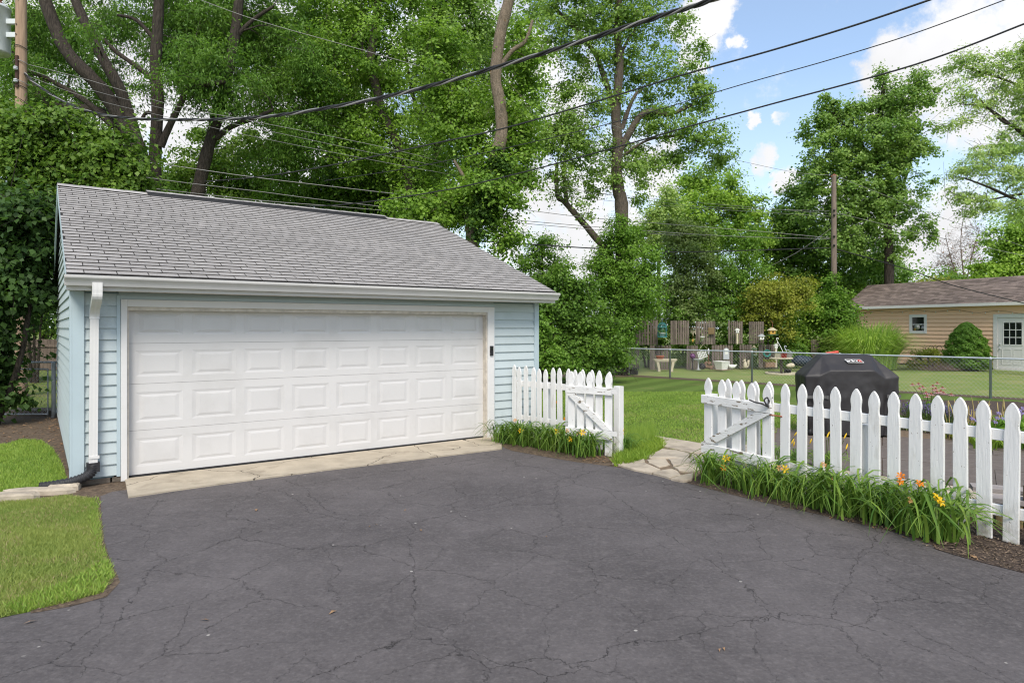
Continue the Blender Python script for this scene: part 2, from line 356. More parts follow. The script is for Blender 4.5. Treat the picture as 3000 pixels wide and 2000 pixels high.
M['oldwood2'] = mat('weathered_fence_wood', (.13, .10, .08), .9, .35, 9, .5, 30, stretch=(4, 4, .5), rand=.2)
M['timber'] = mat('treated_timber', (.17, .125, .06), .9, .35, 9, .5, 30, stretch=(4, 4, .5), rand=.3)
M['greyplank'] = mat('grey_plank', (.30, .27, .26), .9, .25, 9, .5, 30, stretch=(.5, 5, 5))
M['pole'] = mat('pole_wood', (.34, .235, .165), .9, .25, 7, .5, 20, stretch=(3, 3, .3), dirt=(.07, .05, .035), dirtlo=.66, dirthi=.72, dscale=6, dstretch=(2, 2, .5))
M['polegrey'] = mat('pole_grey_wood', (.20, .155, .13), .9, .3, 7, .5, 20, stretch=(3, 3, .3))
M['galv'] = mat('galvanised', (.40, .44, .48), .45, .12, 9, spec=.5)
M['wire'] = mat('fence_wire', (.42, .43, .44), .5, .05, metal=.2)
M['cable'] = mat('black_cable', (.028, .028, .03), .55)
M['alu'] = mat('aluminium_strand', (.30, .29, .285), .5, .1, metal=.3)
M['thinwire'] = mat('grey_wire', (.22, .215, .21), .5, .05)
M['can'] = mat('transformer_grey', (.60, .64, .66), .4, .03)
M['tan'] = mat('tan_siding', (.82, .545, .365), .6, .05, 3, stretch=(.3, 2, 2))
M['broof'] = mat('brown_shingle', (.165, .130, .115), .95, .3, 5, .8, 60, stretch=(.5, .5, 3), rand=.3, island=True)
M['glass'] = mat('dark_glass', (.012, .014, .016), .08, .1, spec=.5)
M['coverB'] = mat('black_cover', (.030, .028, .030), .5, .15, 3, .25, 8, spec=.35)
M['badgeB'] = mat('badge_black', (.012, .012, .012), .5)
M['red'] = mat('red_plastic', (.42, .035, .025), .5, .15)
M['coral'] = mat('faded_red_metal', (.55, .09, .06), .55, .2, 8)
M['terra'] = mat('terracotta', (.42, .12, .06), .8, .15)
M['teal'] = mat('teal_wire', (.05, .22, .24), .5, .1)
M['tealw'] = mat('teal_wreath', (.04, .20, .17), .8, .3, 20)
M['cream'] = mat('cream_stone', (.52, .46, .34), .85, .15, 9, .3, 40)
M['wpot'] = mat('white_plastic', (.72, .72, .68), .5, .06, 6)
M['gpot'] = mat('grey_plastic', (.45, .47, .50), .5, .06)
M['bpot'] = mat('black_plastic', (.02, .02, .022), .55)
M['navy'] = mat('navy_tarp', (.02, .032, .05), .6, .3, 6, .5, 6)
M['purple'] = mat('purple_glass', (.10, .02, .10), .12, .1, spec=.6)
M['gold'] = mat('yellow_ornament', (.5, .30, .06), .5)
M['drift'] = mat('driftwood', (.22, .14, .09), .9, .35, 12)
M['plaque'] = mat('wood_plaque', (.17, .12, .06), .8, .2)
M['rustdk'] = mat('dark_rust', (.06, .032, .024), .8, .3, 10)
M['rust'] = mat('rusty_metal', (.28, .10, .06), .8, .3, 10)
M['pgreen'] = mat('green_plastic', (.10, .19, .13), .5)
M['bark'] = mat('bark_dark', (.058, .047, .038), .95, .6, 9, 1.0, 22, stretch=(3, 3, .45))
M['barktan'] = mat('bark_tan', (.235, .185, .135), .95, .35, 8, 1.0, 30, stretch=(3, 3, .6), dirt=(.30, .15, .04), dirtlo=.62, dirthi=.72, dscale=2.5)
M['barkgrey'] = mat('bark_grey', (.13, .105, .085), .95, .35, 8, 1.0, 26, stretch=(3, 3, .6))
M['twig'] = mat('bare_twigs', (.17, .125, .10), .9, .2)
M['stem'] = mat('green_stem', (.10, .15, .04), .7, .2)
M['strawst'] = mat('straw_stalks', (.42, .33, .15), .8, .2, rand=.3, island=True)
G = {}
G['locust'] = leafmat('locust_leaves', (.028, .075, .020), (.078, .165, .034), (.15, .23, .05))
G['redbud'] = leafmat('redbud_leaves', (.030, .078, .016), (.10, .185, .04), (.22, .28, .06), gain=.85)
G['darkshrub'] = leafmat('dark_shrub_leaves', (.016, .042, .016), (.05, .115, .036), gain=.72)
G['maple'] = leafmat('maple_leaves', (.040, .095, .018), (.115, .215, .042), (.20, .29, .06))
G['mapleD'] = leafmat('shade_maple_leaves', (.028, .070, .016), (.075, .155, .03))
G['silver'] = leafmat('silver_maple_leaves', (.055, .115, .035), (.13, .225, .07), (.22, .29, .11))
G['poplar'] = leafmat('poplar_leaves', (.045, .105, .03), (.125, .215, .07), (.22, .31, .14))
G['ash'] = leafmat('pale_tree_leaves', (.085, .165, .065), (.205, .30, .135), (.32, .41, .25))
G['bush'] = leafmat('bush_leaves', (.035, .09, .016), (.10, .20, .04), (.19, .27, .06))
G['greybush'] = leafmat('grey_bush_leaves', (.045, .085, .035), (.11, .17, .075))
G['yellow'] = leafmat('yellow_bush_leaves', (.06, .095, .018), (.175, .215, .045), (.27, .27, .06), gain=.95)
G['fresh'] = leafmat('fresh_leaves', (.065, .14, .028), (.165, .28, .06))
G['pale'] = leafmat('pale_backed_leaves', (.05, .12, .03), (.14, .25, .10), (.36, .42, .32))
G['spruce'] = leafmat('spruce_needles', (.038, .10, .024), (.115, .225, .05))
G['ivy'] = leafmat('ivy_leaves', (.012, .036, .010), (.04, .09, .02))
G['lily'] = leafmat('daylily_leaves', (.036, .10, .020), (.14, .26, .055), (.24, .27, .08), trans=.3, rough=.4, patch=.15, gain=.62)
G['reed'] = leafmat('tall_grass_leaves', (.085, .165, .045), (.22, .33, .10), (.32, .38, .15), trans=.3, patch=.15)
G['turf'] = leafmat('turf_blades', (.060, .125, .026), (.15, .235, .06), (.30, .27, .13), trans=.3, patch=.3)
G['turfdry'] = leafmat('dry_turf_blades', (.068, .118, .034), (.155, .205, .075), (.36, .31, .17), trans=.3, patch=.5)
G['straw'] = leafmat('straw_blades', (.30, .235, .12), (.46, .38, .22), trans=.2)
G['cover'] = leafmat('ground_cover_leaves', (.08, .16, .025), (.18, .29, .05), trans=.3, gain=.72)
G['lav'] = leafmat('lavender_spikes', (.10, .07, .19), (.24, .19, .40))
G['lavg'] = leafmat('lavender_leaves', (.07, .11, .06), (.16, .21, .12))
G['pinkp'] = leafmat('pink_petals', (.42, .16, .24), (.62, .38, .42))
G['yel'] = leafmat('yellow_petals', (.72, .42, .02), (.85, .62, .05), trans=.25)
G['ora'] = leafmat('orange_petals', (.70, .20, .02), (.80, .36, .04), trans=.25)
G['peach'] = leafmat('peach_petals', (.62, .32, .14), (.72, .45, .22), trans=.25)
G['violet'] = leafmat('violet_petals', (.28, .22, .50), (.45, .38, .66), trans=.25)
G['brownl'] = leafmat('fallen_leaves', (.14, .08, .04), (.32, .2, .11), (.5, .4, .28), trans=.1)
# ------------------------------------------------------------------ ground, drive, paths
def sheet(name, pts, z, mat_, z0=None, sub=0):
    poly = [(p[0], p[1]) for p in pts]
    b = MB()
    if z0 is None: b.add([(x, y, z) for x, y in poly], [tuple(range(len(poly)))])
    else: b.slab(poly, z0, z)
    me = b.me(name)
    return tag(ob(name, me, mat_), kind='structure')
def gl(*p): return [gp(a, b) for a, b in p]
def ccw(P):
    a = sum(P[i][0] * P[(i + 1) % len(P)][1] - P[(i + 1) % len(P)][0] * P[i][1] for i in range(len(P)))
    return P if a > 0 else P[::-1]
sheet('ground', [(-400, -60), (400, -60), (400, 600), (-400, 600)], -.012, M['lawn_far'])
soil = ccw(gl((-900, 1232), (240, 1200), (330, 1400), (560, 1400), (560, 1500), (300, 1640), (370, 1700), (340, 1740), (0, 1830), (-900, 1860)))
sheet('soil', soil, -.004, M['soil'])
lawn_a = ccw(gl((-900, 1310), (20, 1300), (60, 1288), (120, 1290), (150, 1310), (178, 1350), (196, 1400), (192, 1432), (60, 1452), (-900, 1480)))
lawn_b = ccw(gl((-900, 1500), (0, 1470), (120, 1462), (200, 1452), (275, 1462), (288, 1500), (300, 1600), (322, 1650), (335, 1690), (300, 1738), (200, 1766), (90, 1790), (0, 1808), (-900, 1980)))
sheet('lawn', lawn_a, 0, M['lawn']); sheet('lawn', lawn_b, 0, M['lawn'])
drive = [gp(*p) for p in ((0, 1812), (90, 1792), (200, 1771), (300, 1743), (342, 1712), (330, 1690), (312, 1640), (299, 1590), (290, 1520), (284, 1458), (330, 1440), (700, 1395), (1455, 1300), (1500, 1318), (1600, 1337), (1690, 1352), (1800, 1367), (1900, 1385), (2000, 1412), (2076, 1430), (2194, 1460), (2382, 1502), (2630, 1560), (2745, 1600), (2850, 1641), (3000, 1678), (3300, 1770))]
drive = [(p.x, p.y) for p in drive] + [(6, 1.5), (6.5, -8), (-9, -8), (-9, 3.2), (-5, 3.75)]
sheet('driveway', ccw(drive), .004, M['asphalt'])
apr = [(0, 0)] * 0
sheet('concrete_apron', ccw(gl((376, 1460), (500, 1441), (700, 1413), (950, 1380), (1250, 1344), (1470, 1317), (1468, 1284), (1420, 1284), (366, 1406))), .022, M['apron'], -.02)
midlawn = ccw([(.3, 10.75), (1.3, 9.3), (2.2, 8.9), (3.3, 9.9), (4.1, 10.9), (5.0, 11.15), (9, 10.6), (15, 13), (12.3, 15.9), (4.3, 23.6), (-2, 23.9), (-2.5, 18.5), (.3, 11.2)])
sheet('lawn', midlawn, -.002, M['lawn_mid'])
sheet('soil', ccw([(-4, 23.5), (4.3, 23.5), (12.4, 15.7), (12.9, 16.1), (4.6, 24.3), (-4, 25.5)]), .003, M['soil'])
mulchp = ccw(gl((2700, 1520), (2830, 1470), (3000, 1500), (3300, 1560), (3300, 1772), (3000, 1680), (2850, 1642), (2740, 1610)))
sheet('mulch_bed', mulchp, .008, M['mulch'])
bedR = ccw(gl((2040, 1378), (2300, 1400), (2600, 1450), (2800, 1490), (2840, 1639), (2745, 1602), (2630, 1562), (2382, 1504), (2194, 1462), (2076, 1432), (2010, 1415)))
sheet('flower_bed', bedR, .006, M['mulch'])
bedL = ccw(gl((1455, 1276), (1620, 1292), (1790, 1330), (1880, 1345), (1830, 1372), (1690, 1354), (1600, 1339), (1500, 1321), (1462, 1305)))
sheet('flower_bed', bedL, .006, M['soil'])
bedB = ccw(gl((2640, 1262), (2650, 1222), (2560, 1168), (2980, 1176), (3100, 1205), (3500, 1250), (3500, 1345), (3000, 1310), (2860, 1294)))
sheet('flower_bed', bedB, .004, M['mulch'])
# paving
path = tag(ob('path', MB().add([(p.x, p.y, .010) for p in ccw(gl((1786, 1362), (1880, 1338), (1930, 1300), (1884, 1272), (1980, 1287), (2100, 1306), (2290, 1300), (2300, 1352), (2060, 1385), (2020, 1412), (1960, 1400), (1850, 1376)))], [tuple(range(12))]).me('path'), M['sand']), kind='structure')
def zs(x, y): return gp(1750 + x / 5.88, 1240 + y / 5.88)
STN = [[(250, 715), (420, 668), (560, 690), (815, 712), (1095, 830), (940, 888), (640, 822)],
       [(862, 650), (1020, 640), (1185, 640), (1255, 735), (1075, 785), (880, 702)],
       [(825, 608), (1000, 525), (1120, 470), (1350, 485), (1590, 545), (1555, 620), (1200, 625), (900, 625)],
       [(1228, 642), (1560, 632), (1760, 690), (1480, 776), (1310, 752)],
       [(965, 888), (1115, 842), (1290, 822), (1380, 855), (1440, 930), (1250, 970)],
       [(1310, 778), (1490, 788), (1700, 720), (1900, 800), (1640, 870), (1400, 840)],
       [(1270, 982), (1460, 925), (1660, 885), (1640, 1000), (1500, 1030)],
       [(790, 195), (960, 225), (1320, 287), (1060, 327), (880, 305)],
       [(1075, 338), (1340, 297), (1620, 338), (1890, 385), (1890, 540), (1600, 530), (1370, 472), (1130, 420)],
       [(590, 685), (800, 640), (815, 700), (640, 700)],
       [(1610, 560), (1890, 555), (2100, 640), (1780, 680), (1580, 625)],
       [(1900, 390), (2300, 400), (2700, 395), (2760, 520), (2300, 560), (1905, 545)],
       [(2310, 570), (2770, 530), (3200, 620), (3180, 660), (2500, 650)]]
for i, s in enumerate(STN):
    P = ccw([zs(*p) for p in s]); c = sum((Vector((q[0], q[1], 0)) for q in P), Vector()) / len(P)
    out = []
    for k, q in enumerate(P):               # chipped, slightly irregular outline
        q2 = P[(k + 1) % len(P)]
        for t in (0, .33, .66):
            v = Vector((q[0], q[1], 0)).lerp(Vector((q2[0], q2[1], 0)), t); v += Vector((rnd.uniform(-.008, .008), rnd.uniform(-.012, .012), 0))
            out.append((v.x, v.y))
    z = .026 + rnd.uniform(-.004, .006); n = len(out)
    v = [(x, y, -.01) for x, y in out] + [(x, y, z - .006) for x, y in out] + [(c.x + (x - c.x) * .975, c.y + (y - c.y) * .975, z + rnd.uniform(-.002, .002)) for x, y in out]
    f = [(k, (k + 1) % n, (k + 1) % n + n, k + n) for k in range(n)] + [(k + n, (k + 1) % n + n, (k + 1) % n + 2 * n, k + 2 * n) for k in range(n)] + [tuple(range(2 * n, 3 * n))]
    ob('flagstone', MB().add(v, f).me('flagstone'), M['stone'], path)
# patio: slate coloured slabs with a buff kerb strip on the near side
pat = tag(ob('patio', MB().add([(p.x, p.y, .006) for p in ccw(gl((2230, 1350), (2262, 1252), (2660, 1263), (2860, 1291), (3300, 1335), (3420, 1520), (2990, 1470), (2850, 1456), (2640, 1420), (2400, 1375)))], [tuple(range(10))]).me('patio'), M['sand']), kind='structure')
A, B, Cc, D = gp(2262, 1346), gp(2276, 1258), gp(3420, 1336), gp(3460, 1512)
def bil(u, v): return A.lerp(D, u).lerp(B.lerp(Cc, u), v)
def curve_pt(u, v):
    p = bil(u, v); q = gp(2262 + u * 1198, 1346 + 166 * u ** .92); q2 = gp(2276 + u * 1144, 1258 + 78 * u); return q.lerp(q2, v)
us = [0, .14, .27, .42, .55, .7, .84, 1]; vs_ = [0, .36, .68, 1]
for j in range(3):
    for i in range(7):
        o_ = .04 * (j % 2)
        cs = [(us[i] + (o_ if i else 0), vs_[j]), (us[i + 1] + (o_ if i < 6 else 0), vs_[j]), (us[i + 1] + (o_ if i < 6 else 0), vs_[j + 1]), (us[i] + (o_ if i else 0), vs_[j + 1])]
        P = [curve_pt(*q) for q in cs]; c = sum(P, Vector()) / 4
        P = ccw([(c.x + (q.x - c.x) * (1 - .008 / max(.2, (q - c).length)), c.y + (q.y - c.y) * (1 - .008 / max(.2, (q - c).length))) for q in P])
        MB().slab(P, -.01, .02 + rnd.uniform(-.002, .002)).ob('paving_slab', M['slate'], pat)
ku = [0, .12, .25, .38, .52, .66, .8, .92, 1]
for i in range(8):
    a, b = curve_pt(ku[i] + .004, -.03), curve_pt(ku[i + 1] - .004, -.03); a2, b2 = curve_pt(ku[i] + .004, -.16), curve_pt(ku[i + 1] - .004, -.16)
    MB().slab(ccw([(q.x, q.y) for q in (a, b, b2, a2)]), -.01, .028).ob('kerb_stone', M['stone'], pat)

# ------------------------------------------------------------------ garage (local frame: x along the front, y into its depth)
ga = math.atan2(.5792, .8152)
GO = Vector((-4.808, 7.289, 0))
gar = thing('detached_garage', 'pale blue clapboard garage with a wide white panelled door and grey shingle roof', 'garage', GO, ga)
GW, GD, EZ, RY_, RZ_, OV = 6.43, 7.30, 2.14, 3.65, 3.93, .33
def px_local(px, py, y=0.0):      # point of the front wall plane seen at that pixel -> local x, z
    r = (px - CX) / FP; d = (.8152, .5792); n = (-.5792, .8152)
    ox, oy = GO.x + n[0] * y, GO.y + n[1] * y
    t = (r * oy - ox) / (d[0] - r * d[1]); Y = oy + d[1] * t
    return t, CH - (py - HY) / FP * Y
DX0, DX1 = .537, 5.41
w = MB()
w.box(.02, .40, .02, .12, .05, EZ); w.box(DX1 + .10, GW - .02, .02, .12, .05, EZ); w.box(.40, DX1 + .10, .02, .12, 2.03, EZ)
for x in (.02, GW - .12):
    w.prism([(0, .05), (0, 0)], 0, 0) if 0 else None
    v = [(x, .12, .05), (x, GD, .05), (x, GD, EZ), (x, RY_, RZ_ - .18), (x, .12, EZ)]
    n = 5; v2 = [(p[0] + .1, p[1], p[2]) for p in v]
    w.add(v + v2, [(0, 1, 2, 3, 4), (9, 8, 7, 6, 5)] + [(i, (i + 1) % 5 + 5 if 0 else i + 5, (i + 1) % 5 + 5, (i + 1) % 5) for i in range(5)])
w.box(.12, GW - .12, GD - .1, GD, .05, EZ)
w.ob('wall', M['wallcore'], gar)
MB().box(.0, .36, .0, .14, 0, .055).box(.38, .50, .0, .14, 0, .055).box(GW - 1.0, GW, .0, .14, 0, .055).box(0, .14, .15, GD, -.01, .06).box(GW - .14, GW, .15, GD, 0, .06).ob('foundation', M['block'], gar)
prof = [(0, .006), (-.024, 0), (-.024, .010), (-.004, .134), (0, .134)]      # clapboard section: y, z
def boardmesh():
    b = MB(); v = [(0, y, z) for y, z in prof] + [(1, y, z) for y, z in prof]; k = len(prof)
    b.add(v, [tuple(range(k)), tuple(range(2 * k - 1, k - 1, -1))] + [((i + 1) % k, i, i + k, (i + 1) % k + k) for i in range(k)])
    return b.me('siding_board')
bm_ = boardmesh(); bm_.materials.append(M['blue'])
def board(x0, x1, z, M0=Matrix()):
    if x1 - x0 > .03: ob('siding_board', bm_, None, gar, M0 @ T(x0, .02, z) @ SC(x1 - x0, 1, 1))
EXP = .1275
for i in range(16):
    z = .075 + i * EXP
    board(.115, .445, z)
    board(DX1 + .135, GW - .085, z)
board(.445, DX1 + .135, 2.062)
ML = Matrix(((0, -1, 0, 0), (-1, 0, 0, 0), (0, 0, 1, 0), (0, 0, 0, 1)))      # left wall: x -> -y
ML = T(0, 0, 0) @ RZ(-math.pi / 2)
for wall, Mw in ((0, ML), (1, T(GW, 0, 0) @ RZ(math.pi / 2))):
    for i in range(30):
        z = .075 + i * EXP; top = z + EXP
        if top < EZ: a, b = .10, GD - .02
        else:
            k = (top - 2.30) / (RZ_ - 2.30); a, b = -OV + k * (RY_ + OV) + .02, 2 * RY_ + OV - k * (RY_ + OV) - .02
            a = max(a, .10); b = min(b, GD - .02)
        if b - a < .15: continue
        if wall == 0: board(-b, -a, z, Mw)
        else: board(a, b, z, Mw)
for x in (0, GW - .09):
    MB().bev(x, x + (.115 if x == 0 else .09), -.022, .02, .05, EZ, .004).ob('corner_trim', M['bluetrim'], gar)
MB().box(-.022, .0, -.022, .10, .05, EZ).ob('corner_trim', M['bluetrim'], gar)
# door casing
cb = MB(); cb.bev(DX0 - .075, DX0 - .012, -.026, .10, .0, 2.06); cb.ob('door_frame', M['white'], gar)
cb = MB(); cb.bev(DX1 + .012, DX1 + .135, -.026, .10, .02, 2.06); cb.ob('door_frame', M['white'], gar)
cb = MB(); cb.bev(DX0 - .012, DX1 + .012, -.0255, .10, 1.975, 2.0595); cb.ob('door_frame', M['white'], gar)
MB().box(DX0 - .115, DX0 - .078, -.012, .02, .06, 2.10).box(DX1 + .137, DX1 + .150, -.012, .02, .06, 2.10).box(DX0 - .077, DX1 + .136, -.0115, .0205, 2.062, 2.10).ob('trim_channel', M['bluetrim'], gar)
MB().box(DX0 - .012, DX0 + .004, .0, .13, .02, 1.974).box(DX1 - .004, DX1 + .012, .0, .13, .02, 1.974).box(DX0 - .0115, DX1 + .0115, .001, .131, 1.935, 1.9748).ob('door_stop', M['jamb'], gar)
# garage door: four hinged sections of eight raised panels
dy = .10
zb = [.035, .545, 1.085, 1.555, 1.97]
dr = MB().box(DX0 - .01, DX1 + .01, dy + .03, dy + .05, .0, 1.98).box(DX0, DX1, dy - .006, dy + .03, .001, .034).ob('garage_door', M['rubber'], gar)
PW = (DX1 - DX0 - .06) / 8
def panel_mesh(wd, ht, kd=.42):
    g = .026; dp = .011; b = MB()
    rings = [(0, 0), (.006, .0035), (g, dp), (g + .004, dp), (2 * g, .001), (2 * g + .006, -.0015)]
    v = []
    for k, d in rings: kx_ = k * 1.5; v += [(kx_, d * kd, k), (wd - kx_, d * kd, k), (wd - kx_, d * kd, ht - k), (kx_, d * kd, ht - k)]
    f = []
    for r in range(len(rings) - 1):
        for i in range(4):
            j = (i + 1) % 4; f.append((4 * r + i, 4 * r + j, 4 * r + 4 + j, 4 * r + 4 + i))
    L = 4 * (len(rings) - 1); f.append((L, L + 1, L + 2, L + 3))
    return b.add(v, f).me('raised_panel')
for r in range(4):
    z0, z1 = zb[r], zb[r + 1]; h = min(z1 - z0, .545) * .64
    zp0 = z0 + (z1 - z0) * .18; zp1 = zp0 + h
    if r == 3: zp0, zp1 = z0 + .10, z0 + .36
    wd = PW * .835; pm = panel_mesh(wd, zp1 - zp0, .85 if r == 3 else .42); pm.materials.append(M['door'])
    s = MB(); e = .0014
    xs = [DX0]
    for c in range(8): x = DX0 + .03 + c * PW + (PW - wd) / 2; xs += [x, x + wd]
    xs.append(DX1)
    def q(x0, x1, a, b_): s.add([(x0, dy, a), (x1, dy, a), (x1, dy, b_), (x0, dy, b_)], [(0, 1, 2, 3)])
    q(DX0, DX1, z0 + e, zp0); q(DX0, DX1, zp1, z1 - e)
    for c in range(9): q(xs[2 * c], xs[2 * c + 1], zp0, zp1)
    s.add([(DX0, dy, z1 - e), (DX1, dy, z1 - e), (DX1, dy + .02, z1 - e), (DX0, dy + .02, z1 - e), (DX0, dy, z0 + e), (DX1, dy, z0 + e), (DX1, dy + .02, z0 + e), (DX0, dy + .02, z0 + e)], [(0, 1, 2, 3), (7, 6, 5, 4)])
    s.ob('door_section', M['door'], dr)
    for c in range(8): ob('raised_panel', pm, None, dr, T(xs[1 + 2 * c], dy, zp0))
# keypad on the right-hand casing
kx, kz = px_local(1440, 1027, -.03)
kp = MB().bev(kx - .028, kx + .028, -.05, -.0265, kz - .075, kz + .075, .006).box(kx - .020, kx + .020, -.053, -.0502, kz - .062, kz - .01).ob('keypad', M['bpot'], gar)
MB().box(kx - .018, kx + .018, -.054, -.0505, kz + .01, kz + .05).ob('cover', M['glass'], kp)
# roof
rf_v = Vector((0, RY_ + OV, RZ_ - 2.31)); RL = rf_v.length; uy, uz = rf_v.y / RL, rf_v.z / RL
RX0, RX1 = -.06, 6.53
def rpt(x, u, n=0): return Vector((x, -OV + u * uy - n * uz, 2.31 + u * uz + n * uy))
roof = MB()
v = [rpt(RX0, 0), rpt(RX1, 0), rpt(RX1, RL), rpt(RX0, RL), rpt(RX0, 0, -.05), rpt(RX1, 0, -.05), rpt(RX1, RL, -.05), rpt(RX0, RL, -.05)]
roof.add(v, [(0, 1, 2, 3), (7, 6, 5, 4), (1, 0, 4, 5), (2, 1, 5, 6), (0, 3, 7, 4)])
bk = lambda p: (p[0], 2 * RY_ - p[1], p[2])
roof.add([bk(p) for p in v], [(3, 2, 1, 0), (4, 5, 6, 7), (5, 4, 0, 1), (6, 5, 1, 2), (4, 7, 3, 0)])
roof = roof.ob('roof', M['deck'], gar)
TW, TE = .3048, .1263
tabs = []
ROWJ = [rnd.uniform(-.003, .003) for _ in range(60)]
off = 0.0
for i in range(int(RL / TE) + 1):
    u = i * TE
    off = (off + .1524 + rnd.uniform(-.01, .01)) % TW
    if i % 5 == 4: off = (off + .07) % TW
    x = RX0 - off
    while x < RX1:
        a, b = max(x + .0048, RX0), min(x + TW - .0048, RX1)
        if b - a > .02: tabs.append((a, b, u))
        x += TW
th = math.atan2(uz, uy)
def tab_m(a, b, u):
    j = ROWJ[int(round(u / TE))] + rnd.uniform(-.0006, .0006)
    p = rpt(a, u - .006 + j, .0125 + rnd.uniform(-.0003, .0006))
    ln = min(.131, RL - u + .01)
    return Matrix.Translation(p) @ RX(th - .085) @ RZ(rnd.uniform(-.002, .002)) @ SC(b - a, ln, 1)
sm = MB().box(0, 1, 0, 1, -.0105, 0).me('shingle'); sm.materials.append(M['shingle']); sm.materials.append(M['butt']); sm.polygons.foreach_set('material_index', [0 if p.normal.z > .5 else 1 for p in sm.polygons])
gm = T(*GO) @ RZ(ga)
tabs.sort(key=lambda t: -(t[1] - t[0]) / ((gm @ rpt((t[0] + t[1]) / 2, t[2])) - Vector((0, 0, CH))).length)
rest = MB()
for k, t in enumerate(tabs):
    if k < 300: ob('shingle', sm, None, roof, tab_m(*t))
    else: rest.box(0, 1, 0, 1, -.0105, 0, tab_m(*t))
for i in range(34):                        # the slope behind, in whole courses
    m = tab_m(RX0, RX1, i * TE); f = Matrix.Diagonal((1, -1, 1, 1)); rest.box(0, 1, 0, 1, -.0065, 0, T(0, 2 * RY_, 0) @ f @ m)
rest = tag(rest.ob('shingle_courses', M['shingles'], roof), kind='stuff'); rest.data.materials.append(M['butt'])
rest.data.polygons.foreach_set('material_index', [0 if i % 6 == 1 else 1 for i in range(len(rest.data.polygons))])
# ridge caps and raised ridge vent
rc, vx0, vx1 = MB(), 1.15, 5.3
for i in range(22):
    x = RX0 + i * .30
    vent_ = vx0 < x + .15 < vx1; z = RZ_ + .012 + (.035 if vent_ else 0); fl_ = .045 if vent_ else .055
    for sgn in (-1, 1):
        rc.add([(x, RY_, z + .012), (x + .315, RY_, z + .006), (x + .315, RY_ + sgn * .155, z - fl_), (x, RY_ + sgn * .155, z - fl_ + .006)], [(0, 1, 2, 3) if sgn > 0 else (3, 2, 1, 0)])
tag(rc.ob('ridge_cap', M['shingles'], roof), kind='stuff')
MB().prism([(0, 0), (0, 0)], 0, 0) if 0 else None
MB().add([(vx0, RY_ - .15, RZ_ - .058), (vx1, RY_ - .15, RZ_ - .058), (vx1, RY_ - .145, RZ_ + .010), (vx0, RY_ - .145, RZ_ + .010), (vx0, RY_, RZ_ + .035), (vx1, RY_, RZ_ + .035), (vx0, RY_ + .15, RZ_ - .02), (vx1, RY_ + .15, RZ_ - .02)],
         [(0, 1, 2, 3), (3, 2, 5, 4), (4, 5, 7, 6), (1, 7, 5, 2), (0, 3, 4, 6)]).ob('ridge_vent', M['rubber'], roof)
# rakes, fascia, soffit, gutter
for x in (RX0 - .004, RX1 - .016):
    for sgn in (0, 1):
        P = [rpt(x, -.0, -.005), rpt(x, RL, -.005), rpt(x, RL, -.13), rpt(x, 0.0, -.13)]; P2 = [p + Vector((.02, 0, 0)) for p in P]
        v = [tuple(p) for p in P + P2]
        if sgn: v = [bk(p) for p in v]
        f = [(0, 1, 2, 3), (7, 6, 5, 4), (0, 4, 5, 1), (1, 5, 6, 2), (2, 6, 7, 3), (3, 7, 4, 0)]
        MB().add(v, f).ob('rake_board', M['bluetrim'] if x < 0 else M['gutter'], gar)
FY = -OV + .012
MB().box(RX0, RX1, FY, FY + .02, 2.135, 2.30).ob('fascia', M['gutter'], gar)
sf = MB(); k = 42; wx = (RX1 - RX0 - .04) / k
for i in range(k):
    x = RX0 + .02 + i * wx
    sf.box(x, x + wx - .012, FY + .021, -.0225, 2.139, 2.148); sf.box(x + wx - .012, x + wx, FY + .0212, -.0227, 2.144, 2.150)
tag(sf.ob('soffit', M['soffit'], gar), kind=None)
MB().box(RX0 + .02, RX1 - .02, FY - .001, .0, 2.122, 2.138).box(RX0 + .02, RX1 - .02, FY - .012, FY - .001, 2.10, 2.138).ob('soffit_trim', M['soffit'], gar) if 0 else None
gp_ = [(FY - .001, 2.18), (FY - .06, 2.18), (FY - .068, 2.20), (FY - .075, 2.222), (FY - .10, 2.248), (FY - .112, 2.262), (FY - .115, 2.288), (FY - .100, 2.292), (FY - .100, 2.280), (FY - .108, 2.262), (FY - .096, 2.252), (FY - .06, 2.19), (FY - .01, 2.19), (FY - .01, 2.29), (FY - .001, 2.29)]
k = len(gp_); gx0, gx1 = RX0 - .015, RX1 + .012
b = MB().add([(gx0, y, z) for y, z in gp_] + [(gx1, y, z) for y, z in gp_], [((i + 1) % k, i, i + k, (i + 1) % k + k) for i in range(k)])
cap = [(FY - .001, 2.18), (FY - .06, 2.18), (FY - .075, 2.222), (FY - .112, 2.262), (FY - .115, 2.288), (FY - .001, 2.29)]
b.prism([(-1, 0)] * 3, 0, 0) if 0 else None
for x, s_ in ((gx0 - .004, 1), (gx1, -1)):
    b.add([(x, y, z) for y, z in cap] + [(x + .004, y, z) for y, z in cap], [tuple(range(6)), tuple(range(11, 5, -1))] + [((i + 1) % 6, i, i + 6, (i + 1) % 6 + 6) for i in range(6)])
b.ob('gutter', M['gutter'], gar)
